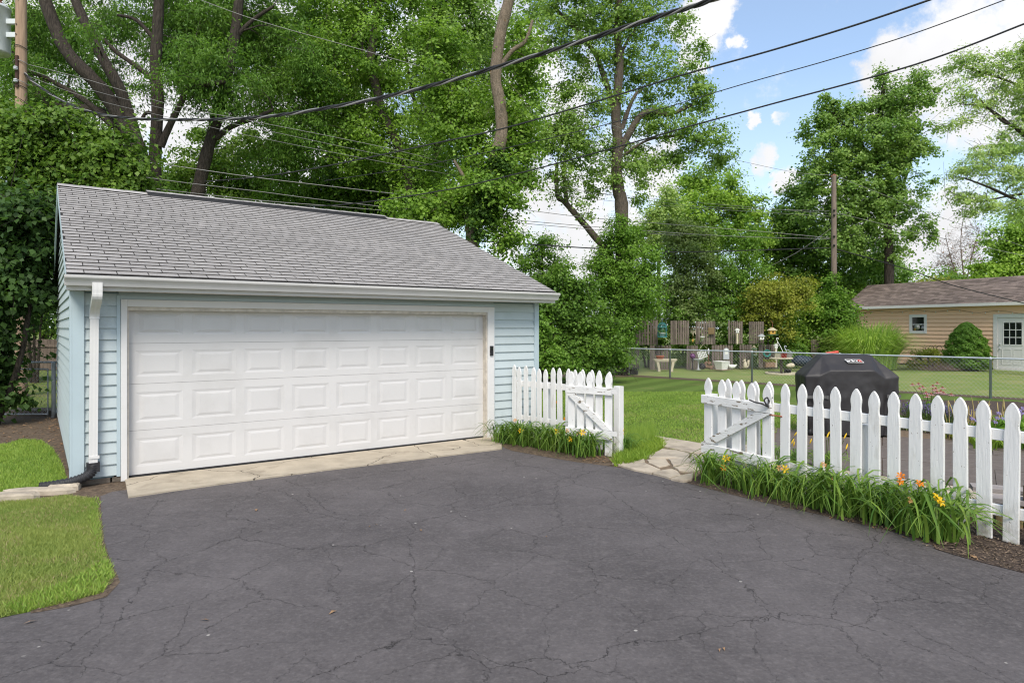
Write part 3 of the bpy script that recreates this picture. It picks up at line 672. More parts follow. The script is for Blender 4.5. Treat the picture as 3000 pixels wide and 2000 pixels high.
# downspout with its offset elbow
def rect_tube(path, wx_, wy_, ribs=True):
    b = MB(); sec = []
    for i in range(4):
        a = [(-1, -1), (1, -1), (1, 1), (-1, 1)]; p, q = a[i], a[(i + 1) % 4]
        for t_ in (0, .2, .4, .6, .8):
            x = p[0] + (q[0] - p[0]) * t_; y = p[1] + (q[1] - p[1]) * t_
            k_ = 1.0 if (int(round(t_ * 5)) % 2 == 0) else .955
            sec.append((x * wx_ / 2 * k_, y * wy_ / 2 * k_))
    P = [Vector(p) for p in path]; m = len(P); n = len(sec); v = []
    for i, p in enumerate(P):
        t_ = (P[min(i + 1, m - 1)] - P[max(i - 1, 0)]).normalized(); sd_ = Vector((1, 0, 0)); up = sd_.cross(t_)
        v += [p + sd_ * x + up * y for x, y in sec]
    f = [(i * n + j, i * n + (j + 1) % n, (i + 1) * n + (j + 1) % n, (i + 1) * n + j) for i in range(m - 1) for j in range(n)]
    return b.add(v, f + [tuple(range(n - 1, -1, -1)), tuple(range((m - 1) * n, m * n))])
dx = .205
dsp = rect_tube([(dx - .012, -.062, .22), (dx, -.062, 1.86)], .082, .06).ob('downspout', M['white'], gar)
rect_tube(smooth_path([(dx + .008, FY - .055, 2.215), (dx + .008, FY - .055, 2.12), (dx + .006, FY - .03, 2.05), (dx + .004, -.16, 1.98), (dx + .002, -.085, 1.92), (dx + .001, -.060, 1.87), (dx, -.061, 1.83)], 5), .093, .07).ob('elbow', M['white'], dsp)
MB().box(dx - .052, dx + .046, -.0985, -.0225, .30, .33).ob('bracket', M['white'], dsp)
# corrugated drain hose
P0 = gm @ Vector((dx - .012, -.062, .20))
pts = smooth_path([P0 + Vector((0, 0, .06)), P0 + Vector((0, -.01, -.02)), P0 + Vector((-.03, -.06, -.08)), P0 + Vector((-.14, -.13, -.125)), P0 + Vector((-.30, -.19, -.150)), P0 + Vector((-.42, -.23, -.158))], 16)
dh = MB().tube(pts[6:], [.050 + (.008 if (i // 2) % 2 else 0) - .0001 * i for i in range(len(pts) - 6)], 14)
dh = tag(dh.ob('drain_hose', M['rubber']), 'black corrugated drain hose curling off the foot of the white downspout', 'drain hose')
MB().box(-.062, .062, -.05, .05, -.045, .055, T(*P0) @ RZ(ga)).ob('adapter', M['rubber'], dh)
# ------------------------------------------------------------------ picket fences and gates
def picket_poly(h, w, notch=0.0):
    a = w / 2; k = notch
    half = [(a, 0), (a, h - .250), (a * .97, h - .235), (a * (.86 - k), h - .205), (a * (.84 - k), h - .185), (a * (.88 - k * .6), h - .160), (a * .95, h - .135), (a * .965, h - .108), (a * .88, h - .080), (a * .66, h - .045), (a * .34, h - .018), (a * .08, h - .003)]
    return [(-x, z) for x, z in half][::-1][::-1] and ([(x, z) for x, z in half] + [(-x, z) for x, z in half[::-1]])
def picket_mesh(h, w, z0=0.0, notch=0.0, y0=-.02, y1=0.0):
    p = picket_poly(h, w, notch); p = [(x, max(z, z0)) for x, z in p]; n = len(p); b = MB()
    q = [(x * .93, z if z <= z0 + .001 else z - .003) for x, z in p]
    v = [(x, y0, z) for x, z in q] + [(x, y0 + .004, z) for x, z in p] + [(x, y1, z) for x, z in p]
    f = [tuple(range(n)), tuple(range(3 * n - 1, 2 * n - 1, -1))]
    for o_ in (0, n): f += [((i + 1) % n + o_, i + o_, i + n + o_, (i + 1) % n + n + o_) for i in range(n)]
    return b.add(v, f).me('picket')
def on_line(px, O, d, off=0.0):          # where the sight line of column px crosses the fence line: distance along it
    r = (px - CX) / FP; ox, oy = O.x - d.y * off, O.y + d.x * off
    t = (r * oy - ox) / (d.x - r * d.y); return t, oy + d.y * t
def fence(label, Apt, Bpt, pics, w, hdef, rails, ext0, ext1, posts, gaplabel, z0=0.015):
    O = Vector((*Apt, 0)); d = (Vector((*Bpt, 0)) - O).normalized(); a = math.atan2(d.y, d.x)
    t_ = thing('picket_fence', label, 'fence', O, a)
    base = {}
    for px, py in pics:
        x, Y = on_line(px, O, d)
        h = CH - (py - HY) / FP * Y if py else hdef
        h = round(max(hdef - .05, min(hdef + .05, h)) / .01) * .01
        key = round(h, 2)
        if key not in base: base[key] = picket_mesh(h, w, z0); base[key].materials.append(M['picket'])
        ob('picket', base[key], None, t_, T(x, 0, 0) @ RY(rnd.uniform(-.013, .013)) @ RZ(rnd.uniform(-.03, .03)))
    for z1, z2 in rails:
        MB().bev(ext0, ext1, .001, .038, z1, z2, .004).ob('rail', M['picket'], t_)
    for x, h in posts:
        MB().bev(x - .045, x + .045, .040, .13, -.02, h, .006).ob('post', M['picket'], t_)
    return t_, O, d, a
lp = [(1508.4, 1068), (1523.8, 1073), (1543.3, 1070), (1563, 1074), (1580.7, 1079), (1600.2, 1080), (1621.8, 1075), (1642, 1078), (1665, 1079), (1686, 1082), (1710, 1081), (1734, 1082), (1758, 1084), (1789, 1087)]
FL, OL, dL, aL = fence('white gothic picket fence running from the blue garage corner to the open gate', (.06, 10.62), (1.45, 9.17), lp, .094, 1.14, [(.29, .36), (.81, .90)], -.06, 2.0, [(.62, .9)], '')
MB().bev(1.975, 2.075, -.05, .05, -.02, .935, .006).ob('gate_post', M['picket'], FL)
rp = [(2132, 1108), (2171, 1111.5), (2217, 1114.5), (2256, 1117.5), (2301, 1122), (2350, 1124.5), (2402, 1128), (2452, 1131), (2508, 1137), (2563, 1144), (2620, 1145), (2683, 1150), (2748, 1156), (2816, 1162.5), (2886, 1171), (2963, 1178), (3047, 1186), (3140, 1196), (3240, 1208)]
FR, OR_, dR, aR = fence('long white picket fence in front of the patio and the covered grill', (2.36, 8.14), (4.01, 5.36), rp, .114, 1.14, [(.205, .295), (.82, .912)], -.03, 4.4, [(.03, .93), (1.97, .80), (4.2, .93)], '')
def gate(label, hinge_free, z_l, z_r, n, w, h, drop, brace_up_right, pxs=None):
    A_, B_ = hinge_free; O = Vector((*A_, 0)); B_ = Vector((*B_, 0)); d = (B_ - O); L = d.length; a = math.atan2(d.y, d.x)
    t_ = thing('garden_gate', label, 'gate', O, a)
    pm_ = {}
    for i in range(n):
        x = .055 + (L - .11) * i / (n - 1); k = i / (n - 1); dz = z_l + (z_r - z_l) * k
        z0 = [.20, .17, .16, .10, .02][i] if not brace_up_right else [.015, .2, .19, .19, .19][i]
        me = picket_mesh(h, w, z0, .16, .001, .021); me.materials.append(M['picket'])
        ob('picket', me, None, t_, T(x, 0, dz) @ RZ(rnd.uniform(-.02, .02)))
    def rail(z1, z2):
        b = MB(); v = []
        for y, i_ in ((-.034, .004), (-.030, 0), (0, 0)):
            v += [(i_ - .02, y, z1 + z_l + i_), (L + .02 - i_, y, z1 + z_r + i_), (L + .02 - i_, y, z2 + z_r - i_), (i_ - .02, y, z2 + z_l - i_)]
        f = [(0, 1, 2, 3), (11, 10, 9, 8)] + [(q + (i + 1) % 4, q + i, q + 4 + i, q + 4 + (i + 1) % 4) for q in (0, 4) for i in range(4)]
        b.add(v, f).ob('rail', M['peel'], t_)
    rail(.24, .36); rail(.835, .935)
    bw = .055
    if brace_up_right: p, q = Vector((.04, 0, .365 + z_l)), Vector((L - .05, 0, .832 + z_r))
    else: p, q = Vector((.03, 0, .832 + z_l)), Vector((L - .02, 0, .365 + z_r))
    u = (q - p).normalized(); nn = Vector((-u.z, 0, u.x)) * bw
    def cutz(pt, dirv_, z): k = (z - pt.z) / dirv_.z; return pt + dirv_ * k
    P = [cutz(p - nn, u, p.z), cutz(p + nn, u, p.z), cutz(q + nn, u, q.z), cutz(q - nn, u, q.z)]
    P = [(min(max(v.x, -.015), L + .015), v.z) for v in P]
    v = [(x, -.033, z) for x, z in P] + [(x, -.0005, z) for x, z in P]
    MB().add(v, [(0, 1, 2, 3) if not brace_up_right else (3, 2, 1, 0), (7, 6, 5, 4)] + [((i + 1) % 4, i, i + 4, (i + 1) % 4 + 4) for i in range(4)]).ob('brace', M['peel'], t_)
    return t_, O, a, L
GL_, _, _, LL = gate('weathered white gate with peeling paint folded back beside the garage fence', ((.775, 9.30), (1.33, 8.90)), 0, 0, 5, .105, 1.135, 0, False)
hm = MB()
for z in (.30, .86): hm.box(LL + .01, LL + .06, -.012, .006, z, z + .05)
for k_, z in enumerate((.31, .87)): MB().box(LL + .018, LL + .10, -.040, -.035, z - .01, z + .05).ob('hinge', M['white'], GL_)
GR, GRo, GRa, LR = gate('weathered white gate with a rising diagonal brace tied back against the patio fence', ((2.31, 8.02), (2.79, 7.19)), 0, -.02, 5, .122, 1.14, 0, True)
rope = MB()
g3 = T(*GRo) @ RZ(GRa)
c = g3 @ Vector((LR - .05, -.05, .93))
rope.tube(smooth_path([c + Vector((-.16, 0, .03)), c + Vector((-.10, -.02, .005)), c + Vector((-.03, -.02, -.01)), c + Vector((.02, -.03, -.03)), c + Vector((.06, 0, .02)), c + Vector((.11, .05, .05))]), .009, 6)
rope.tube(smooth_path([c + Vector((.02, -.03, -.03)), c + Vector((-.01, -.035, .03)), c + Vector((.03, -.02, .055)), c + Vector((.05, .0, .0)), c + Vector((.03, -.04, -.05))]), .008, 6)
rope.lathe(sphere_prof(.019, 0, 6), 8, T(*(c + Vector((.02, -.035, -.025)))))
tag(rope.ob('tie_cord', M['rubber']), 'dark cord tying the right hand gate to the fence picket', 'cord')
tag(MB().tube([c + Vector((.05, -.02, -.13)), c + Vector((.19, -.02, -.15))], [.007, .010], 6).ob('latch_bolt', M['rust']), 'rusty iron latch bolt sticking out below the knotted gate cord', 'bolt')

# ------------------------------------------------------------------ covered grill
import bmesh
from mathutils import noise as mnoise
gc = at(2477, gy(10.78), 10.78); gc.z = .02
grl = thing('covered_grill', 'barbecue grill under a fitted black cover with a small badge on the patio', 'grill', gc, R(-9))
V_ = {}
def vv(n_, x, y, z): V_[n_] = (x, y, z)
for s_, nm in ((-1, 'l'), (1, 'r')):
    vv(nm + 'tf', s_ * .40, -.03, 1.285); vv(nm + 'tb', s_ * .40, .22, 1.285)
    vv(nm + 'h', s_ * .355, -.34, 1.045); vv(nm + 'hb', s_ * .38, .36, 1.03)
    vv(nm + 'sf', s_ * .775, -.30, .95); vv(nm + 'sb', s_ * .775, .33, .955)
    vv(nm + 'f', s_ * .54, -.33, .955 if s_ < 0 else .93)
    vv(nm + 'k', s_ * .29, -.345, .86)
    vv(nm + 'm1', s_ * .335, -.345, .62); vv(nm + 'm2', s_ * .56, -.30, .62); vv(nm + 'm3', s_ * .755, -.285, .64); vv(nm + 'm4', s_ * .755, .32, .64)
    vv(nm + 'b1', s_ * .34, -.325, .03); vv(nm + 'b2', s_ * .55, -.27, .03); vv(nm + 'b3', s_ * .68, -.24, .03); vv(nm + 'b4', s_ * .68, .30, .03)
ix = {k: i for i, k in enumerate(V_)}
F_ = [('ltf', 'rtf', 'rtb', 'ltb'), ('lh', 'rh', 'rtf', 'ltf'), ('lhb', 'ltb', 'rtb', 'rhb'), ('lk', 'rk', 'rh', 'lh'), ('lm1', 'rm1', 'rk', 'lk'), ('lb1', 'rb1', 'rm1', 'lm1'),
      ('lb4', 'lm4', 'rm4', 'rb4'), ('lm4', 'lsb', 'lhb', 'rhb', 'rsb', 'rm4')]
for nm in 'lr':
    q = [('h', 'tf', 'f'), ('tf', 'sf', 'f'), ('tf', 'tb', 'sb', 'sf'), ('tb', 'hb', 'sb'), ('k', 'h', 'f'), ('k', 'f', 'm2', 'm1'), ('f', 'sf', 'm3', 'm2'), ('sf', 'sb', 'm4', 'm3'),
         ('m1', 'm2', 'b2', 'b1'), ('m2', 'm3', 'b3', 'b2'), ('m3', 'm4', 'b4', 'b3')]
    for f in q: F_.append(tuple(nm + x for x in f))
me = bpy.data.meshes.new('cover'); me.from_pydata(list(V_.values()), [], [tuple(ix[x] for x in f) for f in F_])
bm = bmesh.new(); bm.from_mesh(me); bmesh.ops.recalc_face_normals(bm, faces=bm.faces); bmesh.ops.triangulate(bm, faces=bm.faces)
for _ in range(4): bmesh.ops.subdivide_edges(bm, edges=bm.edges, cuts=1, use_grid_fill=True, smooth=0.0)
bmesh.ops.smooth_vert(bm, verts=[v for v in bm.verts if not v.is_boundary], factor=.5, use_axis_x=True, use_axis_y=True, use_axis_z=True)
for v in bm.verts:
    p = v.co.copy(); n = mnoise.noise(p * 4.0) * .012 + mnoise.noise(p * 9 + Vector((3, 1, 2))) * .006
    low = max(0, min(1, (.93 - p.z) / .35)); side = max(0, min(1, (abs(p.x) - .36) / .12))
    n += math.sin((p.x * 38 + p.y * 33) + 2.5 * mnoise.noise(p * 3)) * .016 * low * (.25 + .75 * side)
    n += mnoise.noise(Vector((p.x * 14, p.y * 14, p.z * 2.2))) * .014 * low
    v.co += v.normal * n
for v in bm.verts: v.co.x *= .90
bm.to_mesh(me); bm.free(); me.polygons.foreach_set('use_smooth', [True] * len(me.polygons)); me.update()
ob('cover', me, M['coverB'], grl)
sl = math.atan2(1.285 - 1.045, .31)
Mb = T(.065, -.172, 1.181) @ RX(sl) if 0 else T(.07, -.185, 1.180) @ RX(sl)
def para(x0, x1, y0, y1, z, sk): return [(x0 - sk * y0, y0, z), (x1 - sk * y0, y0, z), (x1 - sk * y1, y1, z), (x0 - sk * y1, y1, z)]
bd = MB().add(para(-.118, .118, -.040, .040, .013, .45) + para(-.118, .118, -.040, .040, .002, .45), [(0, 1, 2, 3), (1, 0, 4, 5), (2, 1, 5, 6), (3, 2, 6, 7), (0, 3, 7, 4)]).ob('badge', M['white'], grl, Mb)
MB().add(para(-.109, .109, -.032, .032, .0145, .45), [(0, 1, 2, 3)]).ob('badge_face', M['badgeB'], bd)
MB().add(para(.058, .104, -.027, .027, .016, .45), [(0, 1, 2, 3)]).ob('red_mark', M['red'], bd)
MB().add([(.070, -.012, .0175), (.082, -.012, .0175), (.090, .010, .0175), (.080, .010, .0175)], [(0, 1, 2, 3)]).ob('mark_stroke', M['white'], bd)
tx = bpy.data.curves.new('lettering', 'FONT'); tx.body = 'weber'; tx.size = .066; tx.align_x = 'CENTER'; tx.align_y = 'CENTER'; tx.shear = -.25; tx.offset = .0028; tx.space_character = .98
tx.materials.append(M['white'])
to = bpy.data.objects.new('lettering', tx); C.objects.link(to); to.parent = bd; to.matrix_local = T(-.026, .001, .017)
bpy.context.view_layer.update()
_dg = bpy.context.evaluated_depsgraph_get(); _me = bpy.data.meshes.new_from_object(to.evaluated_get(_dg)); _me.name = 'lettering'
bpy.data.objects.remove(to); bpy.data.curves.remove(tx); ob('lettering', _me, M['white'], bd, T(-.026, .001, .017))
for x0, x1, y, z in ((-.70, -.36, -.345, .60), (.50, .70, -.335, .63)):
    MB().box(x0, x1, y - .006, y, z, z + .045).box(x0 + (x1 - x0) * (.9 if x0 < 0 else 0), x1 if x0 < 0 else x0 + .03, y - .012, y - .0065, z - .004, z + .049).ob('strap', M['gpot'] if 0 else mat('grey_strap', (.10, .10, .10), .6), grl)
for x in (-.60, .60):
    for y in (-.22, .22):
        MB().lathe([(.028, 0), (.028, .1)], 10, T(x, y, 0)).ob('caster', M['bpot'], grl)

# ------------------------------------------------------------------ blades: turf, daylilies, tall grass
def inside(P, x, y):
    n = len(P); r = np.zeros(len(x), bool); j = n - 1
    for i in range(n):
        xi, yi, xj, yj = P[i][0], P[i][1], P[j][0], P[j][1]
        if yi != yj: r ^= ((yi > y) != (yj > y)) & (x < (xj - xi) * (y - yi) / (yj - yi) + xi)
        j = i
    return r
def turf(name, poly, n, h, w, mt, label=None, z=0.0, wx=None, keep=None, lean=1.3):
    P = [(p[0], p[1]) for p in poly]; xs_ = [p[0] for p in P]; ys_ = [p[1] for p in P]
    out = []
    tot = 0
    while tot < n:
        x = nrg.uniform(min(xs_), max(xs_), n * 2); y = nrg.uniform(min(ys_), max(ys_), n * 2)
        k = inside(P, x, y)
        if keep is not None: k &= keep(x, y)
        k &= (y > 2.2) & (np.abs(x) < y * .80 + .4)
        out.append(np.stack([x[k], y[k]], 1)); tot += k.sum()
        if not k.any(): break
    p = np.concatenate(out)[:n]; n = len(p)
    patch = np.sin(p[:, 0] * 2.1 + 1.3 * np.sin(p[:, 1] * 1.7)) * np.sin(p[:, 1] * 2.6 + p[:, 0])
    hh = h * nrg.uniform(.5, 1.25, n) * (1 + .25 * patch)
    az = nrg.uniform(0, 2 * np.pi, n); s = np.stack([np.cos(az), np.sin(az), np.zeros(n)], 1) * (w * nrg.uniform(.6, 1.2, n) / 2)[:, None]
    az2 = nrg.uniform(0, 2 * np.pi, n); ln = np.stack([np.cos(az2), np.sin(az2)], 1) * (hh * nrg.uniform(.1, 1, n) * lean)[:, None]
    b = np.concatenate([p, np.full((n, 1), z)], 1); t = b.copy(); t[:, :2] += ln; t[:, 2] += hh
    V = np.stack([b - s, b + s, t], 1).reshape(-1, 3)
    o = ob(name, qmesh(name, V, 3), mt); return tag(o, label, kind='stuff')
turf('grass', lawn_b, 70000, .026, .0065, G['turfdry'])
turf('grass', lawn_a, 26000, .034, .009, G['turf'])
turf('grass', midlawn, 90000, .030, .013, G['turf'], keep=lambda x, y: (y < 18) & (x < 6.2) & (x > -.5))
def lilyV(nb, H, Rch, wd, rows=7, seed=0, spread=.09):
    g = np.random.default_rng(seed)
    az = g.uniform(0, 2 * np.pi, nb); h = H * g.uniform(.55, 1.15, nb); r = Rch * g.uniform(.25, 1.15, nb)
    t = np.linspace(0, 1, rows)[None, :]
    rad = r[:, None] * (.25 * t + .75 * t ** 1.7)
    k = (r / Rch)[:, None]
    z = h[:, None] * ((1.25 + 1.5 * k) * t - (.35 + 2.15 * k) * t ** 2) 
    bx = g.normal(0, spread, (nb, 2))
    tw = g.normal(0, .55, nb)[:, None] * t
    h = np.where(g.uniform(0, 1, nb) < .12, h * 1.25, h)
    r = np.where(g.uniform(0, 1, nb) < .25, r * .5, r)
    dx_ = np.cos(az[:, None] + tw); dy_ = np.sin(az[:, None] + tw)
    c = np.stack([bx[:, :1] + dx_ * rad, bx[:, 1:] + dy_ * rad, np.maximum(z, .012)], 2)
    wv = (wd * g.uniform(.6, 1.15, nb))[:, None] * (1 - (t * .97) ** 2.6) * .5
    s = np.stack([-dy_, dx_, .35 * np.ones_like(dx_)], 2) * wv[..., None]
    return np.stack([c - s, c + s], 2)
lily_me = []
for i in range(5):
    m_ = stripmesh('leaves', lilyV(105, .43, .52, .021, 9, 40 + i), 105, 9); m_.materials.append(G['lily']); lily_me.append(m_)
def flower_me(nm, mt, r=.05, op=.9):
    b = MB(); v = []; f = []
    for i in range(6):
        a = i * math.pi / 3 + (.1 if i % 2 else 0); ww = .34 if i % 2 else .46
        def P(rr, z, da): return (rr * math.cos(a + da), rr * math.sin(a + da), z)
        o_ = len(v); v += [P(.004, -.02, 0), P(r * .45, .016, -ww), P(r * .8, .026 * op, -ww * .62), P(r * 1.05, .010 * op, 0), P(r * .8, .026 * op, ww * .62), P(r * .45, .016, ww), P(r * .5, .010, 0)]
        f += [(o_, o_ + 1, o_ + 6), (o_ + 1, o_ + 2, o_ + 3, o_ + 6), (o_ + 6, o_ + 3, o_ + 4, o_ + 5), (o_, o_ + 6, o_ + 5)]
    m = b.add(v, f).me(nm); m.materials.append(mt); return m
fl = {k: flower_me('flower', G[k], r) for k, r in (('yel', .046), ('ora', .038), ('peach', .032))}
def lily(base, label, flowers, k, sc=1.0, group=None):
    t_ = thing('daylily', label, 'daylily', base, 0, group)
    ob('leaves', lily_me[k % 5], None, t_, RZ(rnd.uniform(0, 6.28)) @ SC(sc, sc, sc * rnd.uniform(.92, 1.1)))
    for col, px, py, dY in flowers:
        Yb = base.y + dY * .4 - .24; tip = at(px, py, Yb) - base
        MB().tube(smooth_path([Vector((tip.x * .3, tip.y * .3, 0)), Vector((tip.x * .7, tip.y * .7, tip.z * .6)), tip - Vector((0, 0, .02))], 3), [.004] * 7, 5).ob('stem', M['stem'], t_)
        if col == 'bud':
            MB().lathe([(.002, 0), (.007, .015), (.009, .04), (.006, .065), (.001, .078)], 7, T(*tip) @ RX(rnd.uniform(-.5, .5)) @ RY(rnd.uniform(-.2, .5))).ob('bud', G['yel'], t_)
        else:
            ob('flower', fl[col], None, t_, T(*tip) @ RX(R(-62) + rnd.uniform(-.35, .35) + 2 * R(62) if 0 else R(58) + rnd.uniform(-.3, .3)) @ RY(rnd.uniform(-.5, .5)))
RB = [((2092, 1414), 'daylily clump at the path end of the bed with a yellow bloom', [('yel', 2128, 1344, .12), ('ora', 2118, 1370, .05)]),
      ((2170, 1432), 'low flowerless daylily clump below the lower rail of the tied back gate', []),
      ((2245, 1450), 'daylily clump with one wide open yellow flower before the fence', [('yel', 2299, 1374, .1), ('peach', 2283, 1371, .1)]),
      ((2330, 1468), 'daylily clump with a faded peach bloom in the middle of the fence bed', [('peach', 2441, 1399, .12), ('peach', 2411, 1362, .2)]),
      ((2412, 1488), 'tall leafed flowerless daylily clump beside the driveway with leaves over the asphalt', []),
      ((2500, 1510), 'dense daylily clump spilling long leaves onto the asphalt, without blooms', []),
      ((2585, 1530), 'daylily clump with two orange trumpet flowers held high before the fence', [('ora', 2634, 1410, .15), ('ora', 2638, 1395, .2)]),
      ((2668, 1552), 'daylily clump at the mulch end with an orange yellow trumpet flower', [('ora', 2692, 1418, .2), ('peach', 2662, 1466, .05)]),
      ((2742, 1578), 'last daylily clump by the bare mulch with a big yellow flower', [('yel', 2752, 1470, .12), ('yel', 2742, 1460, .18)])]
for k, (p, lb, fs) in enumerate(RB): lily(gp(*p), lb, fs, k, [1.0, .72, 1.05, .85, 1.0, 1.12, .85, 1.0, 1.15][k], 'daylilies in front of the patio fence')
LBd = [((1478, 1298), 'daylily clump tucked against the white door casing of the garage', [('peach', 1510, 1232, .3)]),
       ((1525, 1302), 'daylily clump with an orange yellow bud below the garage siding', [('yel', 1527, 1262, .1)]),
       ((1570, 1308), 'flowerless daylily clump in front of the middle of the garage fence', []),
       ((1617, 1316), 'daylily clump with one bright yellow star bloom below the folded gate', [('yel', 1628, 1264, .1)]),
       ((1665, 1325), 'daylily clump with peach and yellow blooms in front of the folded gate', [('peach', 1661, 1262, .1), ('yel', 1669, 1286, .05), ('peach', 1694, 1269, .15)]),
       ((1718, 1336), 'daylily clump by the foot of the gate post with one yellow bud', [('yel', 1708, 1267, .15)]),
       ((1822, 1322), 'small daylily clump with yellow blooms right behind the square gate post', [('yel', 1819, 1256, .1), ('ora', 1820, 1268, .1)])]
for k, (p, lb, fs) in enumerate(LBd): lily(gp(*p), lb, fs, k + 2, [.9, .95, .95, 1, 1.0, .95, .75][k], 'daylilies along the garage fence')
BHd = [((2250, 1352), 'pale stalked daylily behind the fence with slim yellow buds near the gate', [('bud', 2326, 1277, 0), ('bud', 2318, 1300, 0), ('bud', 2372, 1300, 0)]),
       ((2420, 1374), 'pale stalked daylily behind the fence with yellow buds before the grill', [('bud', 2428, 1272, 0), ('bud', 2422, 1282, 0), ('bud', 2472, 1285, 0), ('bud', 2478, 1316, 0)]),
       ((2330, 1362), 'yellow green daylily on the patio edge with a single nodding bud', [('bud', 2325, 1308, 0)])]
for k, (p, lb, fs) in enumerate(BHd): lily(gp(*p), lb, fs, k, .6, 'budding daylilies behind the patio fence')
for k, (px, py, col) in enumerate([(1630, 1180, 'orange'), (1612, 1188, 'pale orange'), (1655, 1228, 'deep orange')]):
    b = gp(px, 1262); lily(b, 'thin %s daylily on the lawn seen between the garage fence pickets' % col, [('ora', px, py, 0), ('ora', px + 8, py + 10, 0)], k, .5, 'orange daylilies behind the garage fence')
# low bright ground cover beside the gate post
gcp = ccw(gl((1800, 1345), (1830, 1300), (1880, 1282), (1935, 1290), (1948, 1308), (1900, 1345), (1850, 1362), (1800, 1368)))
turf('ground_cover', gcp, 6500, .085, .016, G['cover'], lean=1.3)
turf('tall_grass', ccw(gl((1818, 1300), (1860, 1275), (1925, 1275), (1900, 1305), (1840, 1322))), 1800, .24, .008, G['turf'], lean=.5)
wp = ccw(gl((220, 1700), (310, 1640), (335, 1688), (300, 1738), (190, 1768), (60, 1798), (10, 1780)))
turf('weeds', wp, 1800, .040, .014, G['turf'], lean=1.2)
turf('weeds', ccw(gl((262, 1465), (290, 1462), (300, 1600), (322, 1650), (280, 1650), (268, 1560))), 600, .035, .010, G['turf'], lean=1.2)
# wood chips and leaf litter
def chips(name, poly, n, size, mt, z=.012):
    P = [(p[0], p[1]) for p in poly]; b = MB(); xs_ = [p[0] for p in P]; ys_ = [p[1] for p in P]
    k = 0
    while k < n:
        x, y = rnd.uniform(min(xs_), max(xs_)), rnd.uniform(min(ys_), max(ys_))
        if not inside(P, np.array([x]), np.array([y]))[0] or abs(x) > .82 * y: k += .2; continue
        l, w_ = size * rnd.uniform(.4, 1.3), size * rnd.uniform(.12, .4)
        b.add([(-l, -w_, 0), (l, -w_ * .6, .003), (l * .9, w_, 0), (-l * .8, w_ * .8, .004)], [(0, 1, 2, 3)], T(x, y, z + rnd.uniform(0, .012)) @ RZ(rnd.uniform(0, 6.3)) @ RX(rnd.uniform(-.5, .5)) @ RY(rnd.uniform(-.3, .3))); k += 1
    return tag(b.ob(name, mt), kind='stuff')
turf('dry_grass', lawn_b, 9000, .024, .007, G['straw'], keep=lambda x, y: np.sin(x * 5.1 + 2 * np.sin(y * 3.3)) * np.sin(y * 4.7 + x * 1.3) > -.15)
turf('dry_grass', midlawn, 5000, .026, .012, G['straw'], keep=lambda x, y: (y < 15) & (x < 6) & (np.sin(x * 2.1 + y) * np.sin(y * 1.9 - x) > .2))
edge_ = ccw(gl((280, 1456), (286, 1520), (296, 1590), (309, 1640), (327, 1690), (300, 1736), (200, 1764), (90, 1786), (90, 1798), (205, 1778), (312, 1750), (352, 1706), (322, 1638), (306, 1588), (298, 1520), (294, 1456)))
sheet('soil', edge_, .0065, M['soil']); chips('wood_chips', edge_, 420, .013, M['chip'], .009)
rim_ = ccw(gl((2076, 1428), (2194, 1458), (2382, 1500), (2630, 1558), (2745, 1598), (2745, 1614), (2630, 1572), (2382, 1510), (2194, 1466), (2076, 1434)))
chips('wood_chips', rim_, 260, .012, M['chip'], .007); chips('leaf_litter', rim_, 60, .02, G['brownl'], .007)
chips('wood_chips', mulchp, 2600, .016, M['chip'])
chips('wood_chips', bedR, 500, .016, M['chip'], .01)
chips('leaf_litter', ccw(gl((1700, 1352), (1790, 1362), (1830, 1370), (1860, 1355), (1800, 1340), (1720, 1335))), 260, .018, G['brownl'], .012)
chips('leaf_litter', ccw(gl((0, 1235), (240, 1215), (200, 1300), (210, 1420), (190, 1400), (150, 1300), (0, 1295))), 420, .03, G['brownl'], .008)
for px, py in ((750, 1497), (575, 1488), (1070, 1540), (1350, 1510), (2855, 1634), (2110, 1530), (1540, 1470), (120, 1826), (940, 1745), (980, 1797), (2120, 1640)): pass
lf = MB()
for px, py, s_ in ((750, 1496, .045), (1083, 1545, .018), (1103, 1540, .018), (2852, 1634, .07), (1538, 1472, .02), (88, 1826, .035), (975, 1797, .03), (1188, 1497, .02), (1232, 1556, .025), (213, 1734, .05), (2120, 1905, .02), (600, 1820, .03), (2108, 1908, .02), (1600, 1575, .014)):
    p = gp(px, py); lf.add([(-s_, 0, .002), (0, -s_ * .3, .010), (s_, 0, .004), (0, s_ * .35, .014)], [(0, 1, 3), (1, 2, 3)], T(p.x, p.y, .006) @ RZ(rnd.uniform(0, 6)))
tag(lf.ob('fallen_leaves', G['brownl']), kind='stuff')
# rough edging stones at the garage corner
for (px, py, l_, w_, h_, a_, lb) in ((28, 1462, .30, .09, .06, .12, 'pale edging stone at the left end of the lawn edging row'), (118, 1444, .34, .10, .055, .16, 'long flat edging stone in the middle of the lawn edging row'), (190, 1432, .17, .12, .07, .3, 'short buff edging stone touching the black drain hose')):
    p = gp(px, py); b = MB(); n = 10; rr = []
    for i in range(n):
        a = 2 * math.pi * i / n; k = rnd.uniform(.86, 1.1); rr.append((math.copysign(abs(math.cos(a)) ** .55, math.cos(a)) * l_ * k, math.copysign(abs(math.sin(a)) ** .55, math.sin(a)) * w_ * k))
    v = [(x, y, -.02) for x, y in rr] + [(x * .97, y * .97, h_ * .7 + rnd.uniform(-.01, .01)) for x, y in rr] + [(x * .82, y * .75, h_ + rnd.uniform(-.01, .008)) for x, y in rr]
    f = [(i + o_, (i + 1) % n + o_, (i + 1) % n + n + o_, i + n + o_) for o_ in (0, n) for i in range(n)] + [tuple(range(2 * n, 3 * n))]
    tag(b.add(v, f, T(*p) @ RZ(a_)).ob('edging_stone', M['stone']), lb, 'stone', 'edging stones beside the garage')
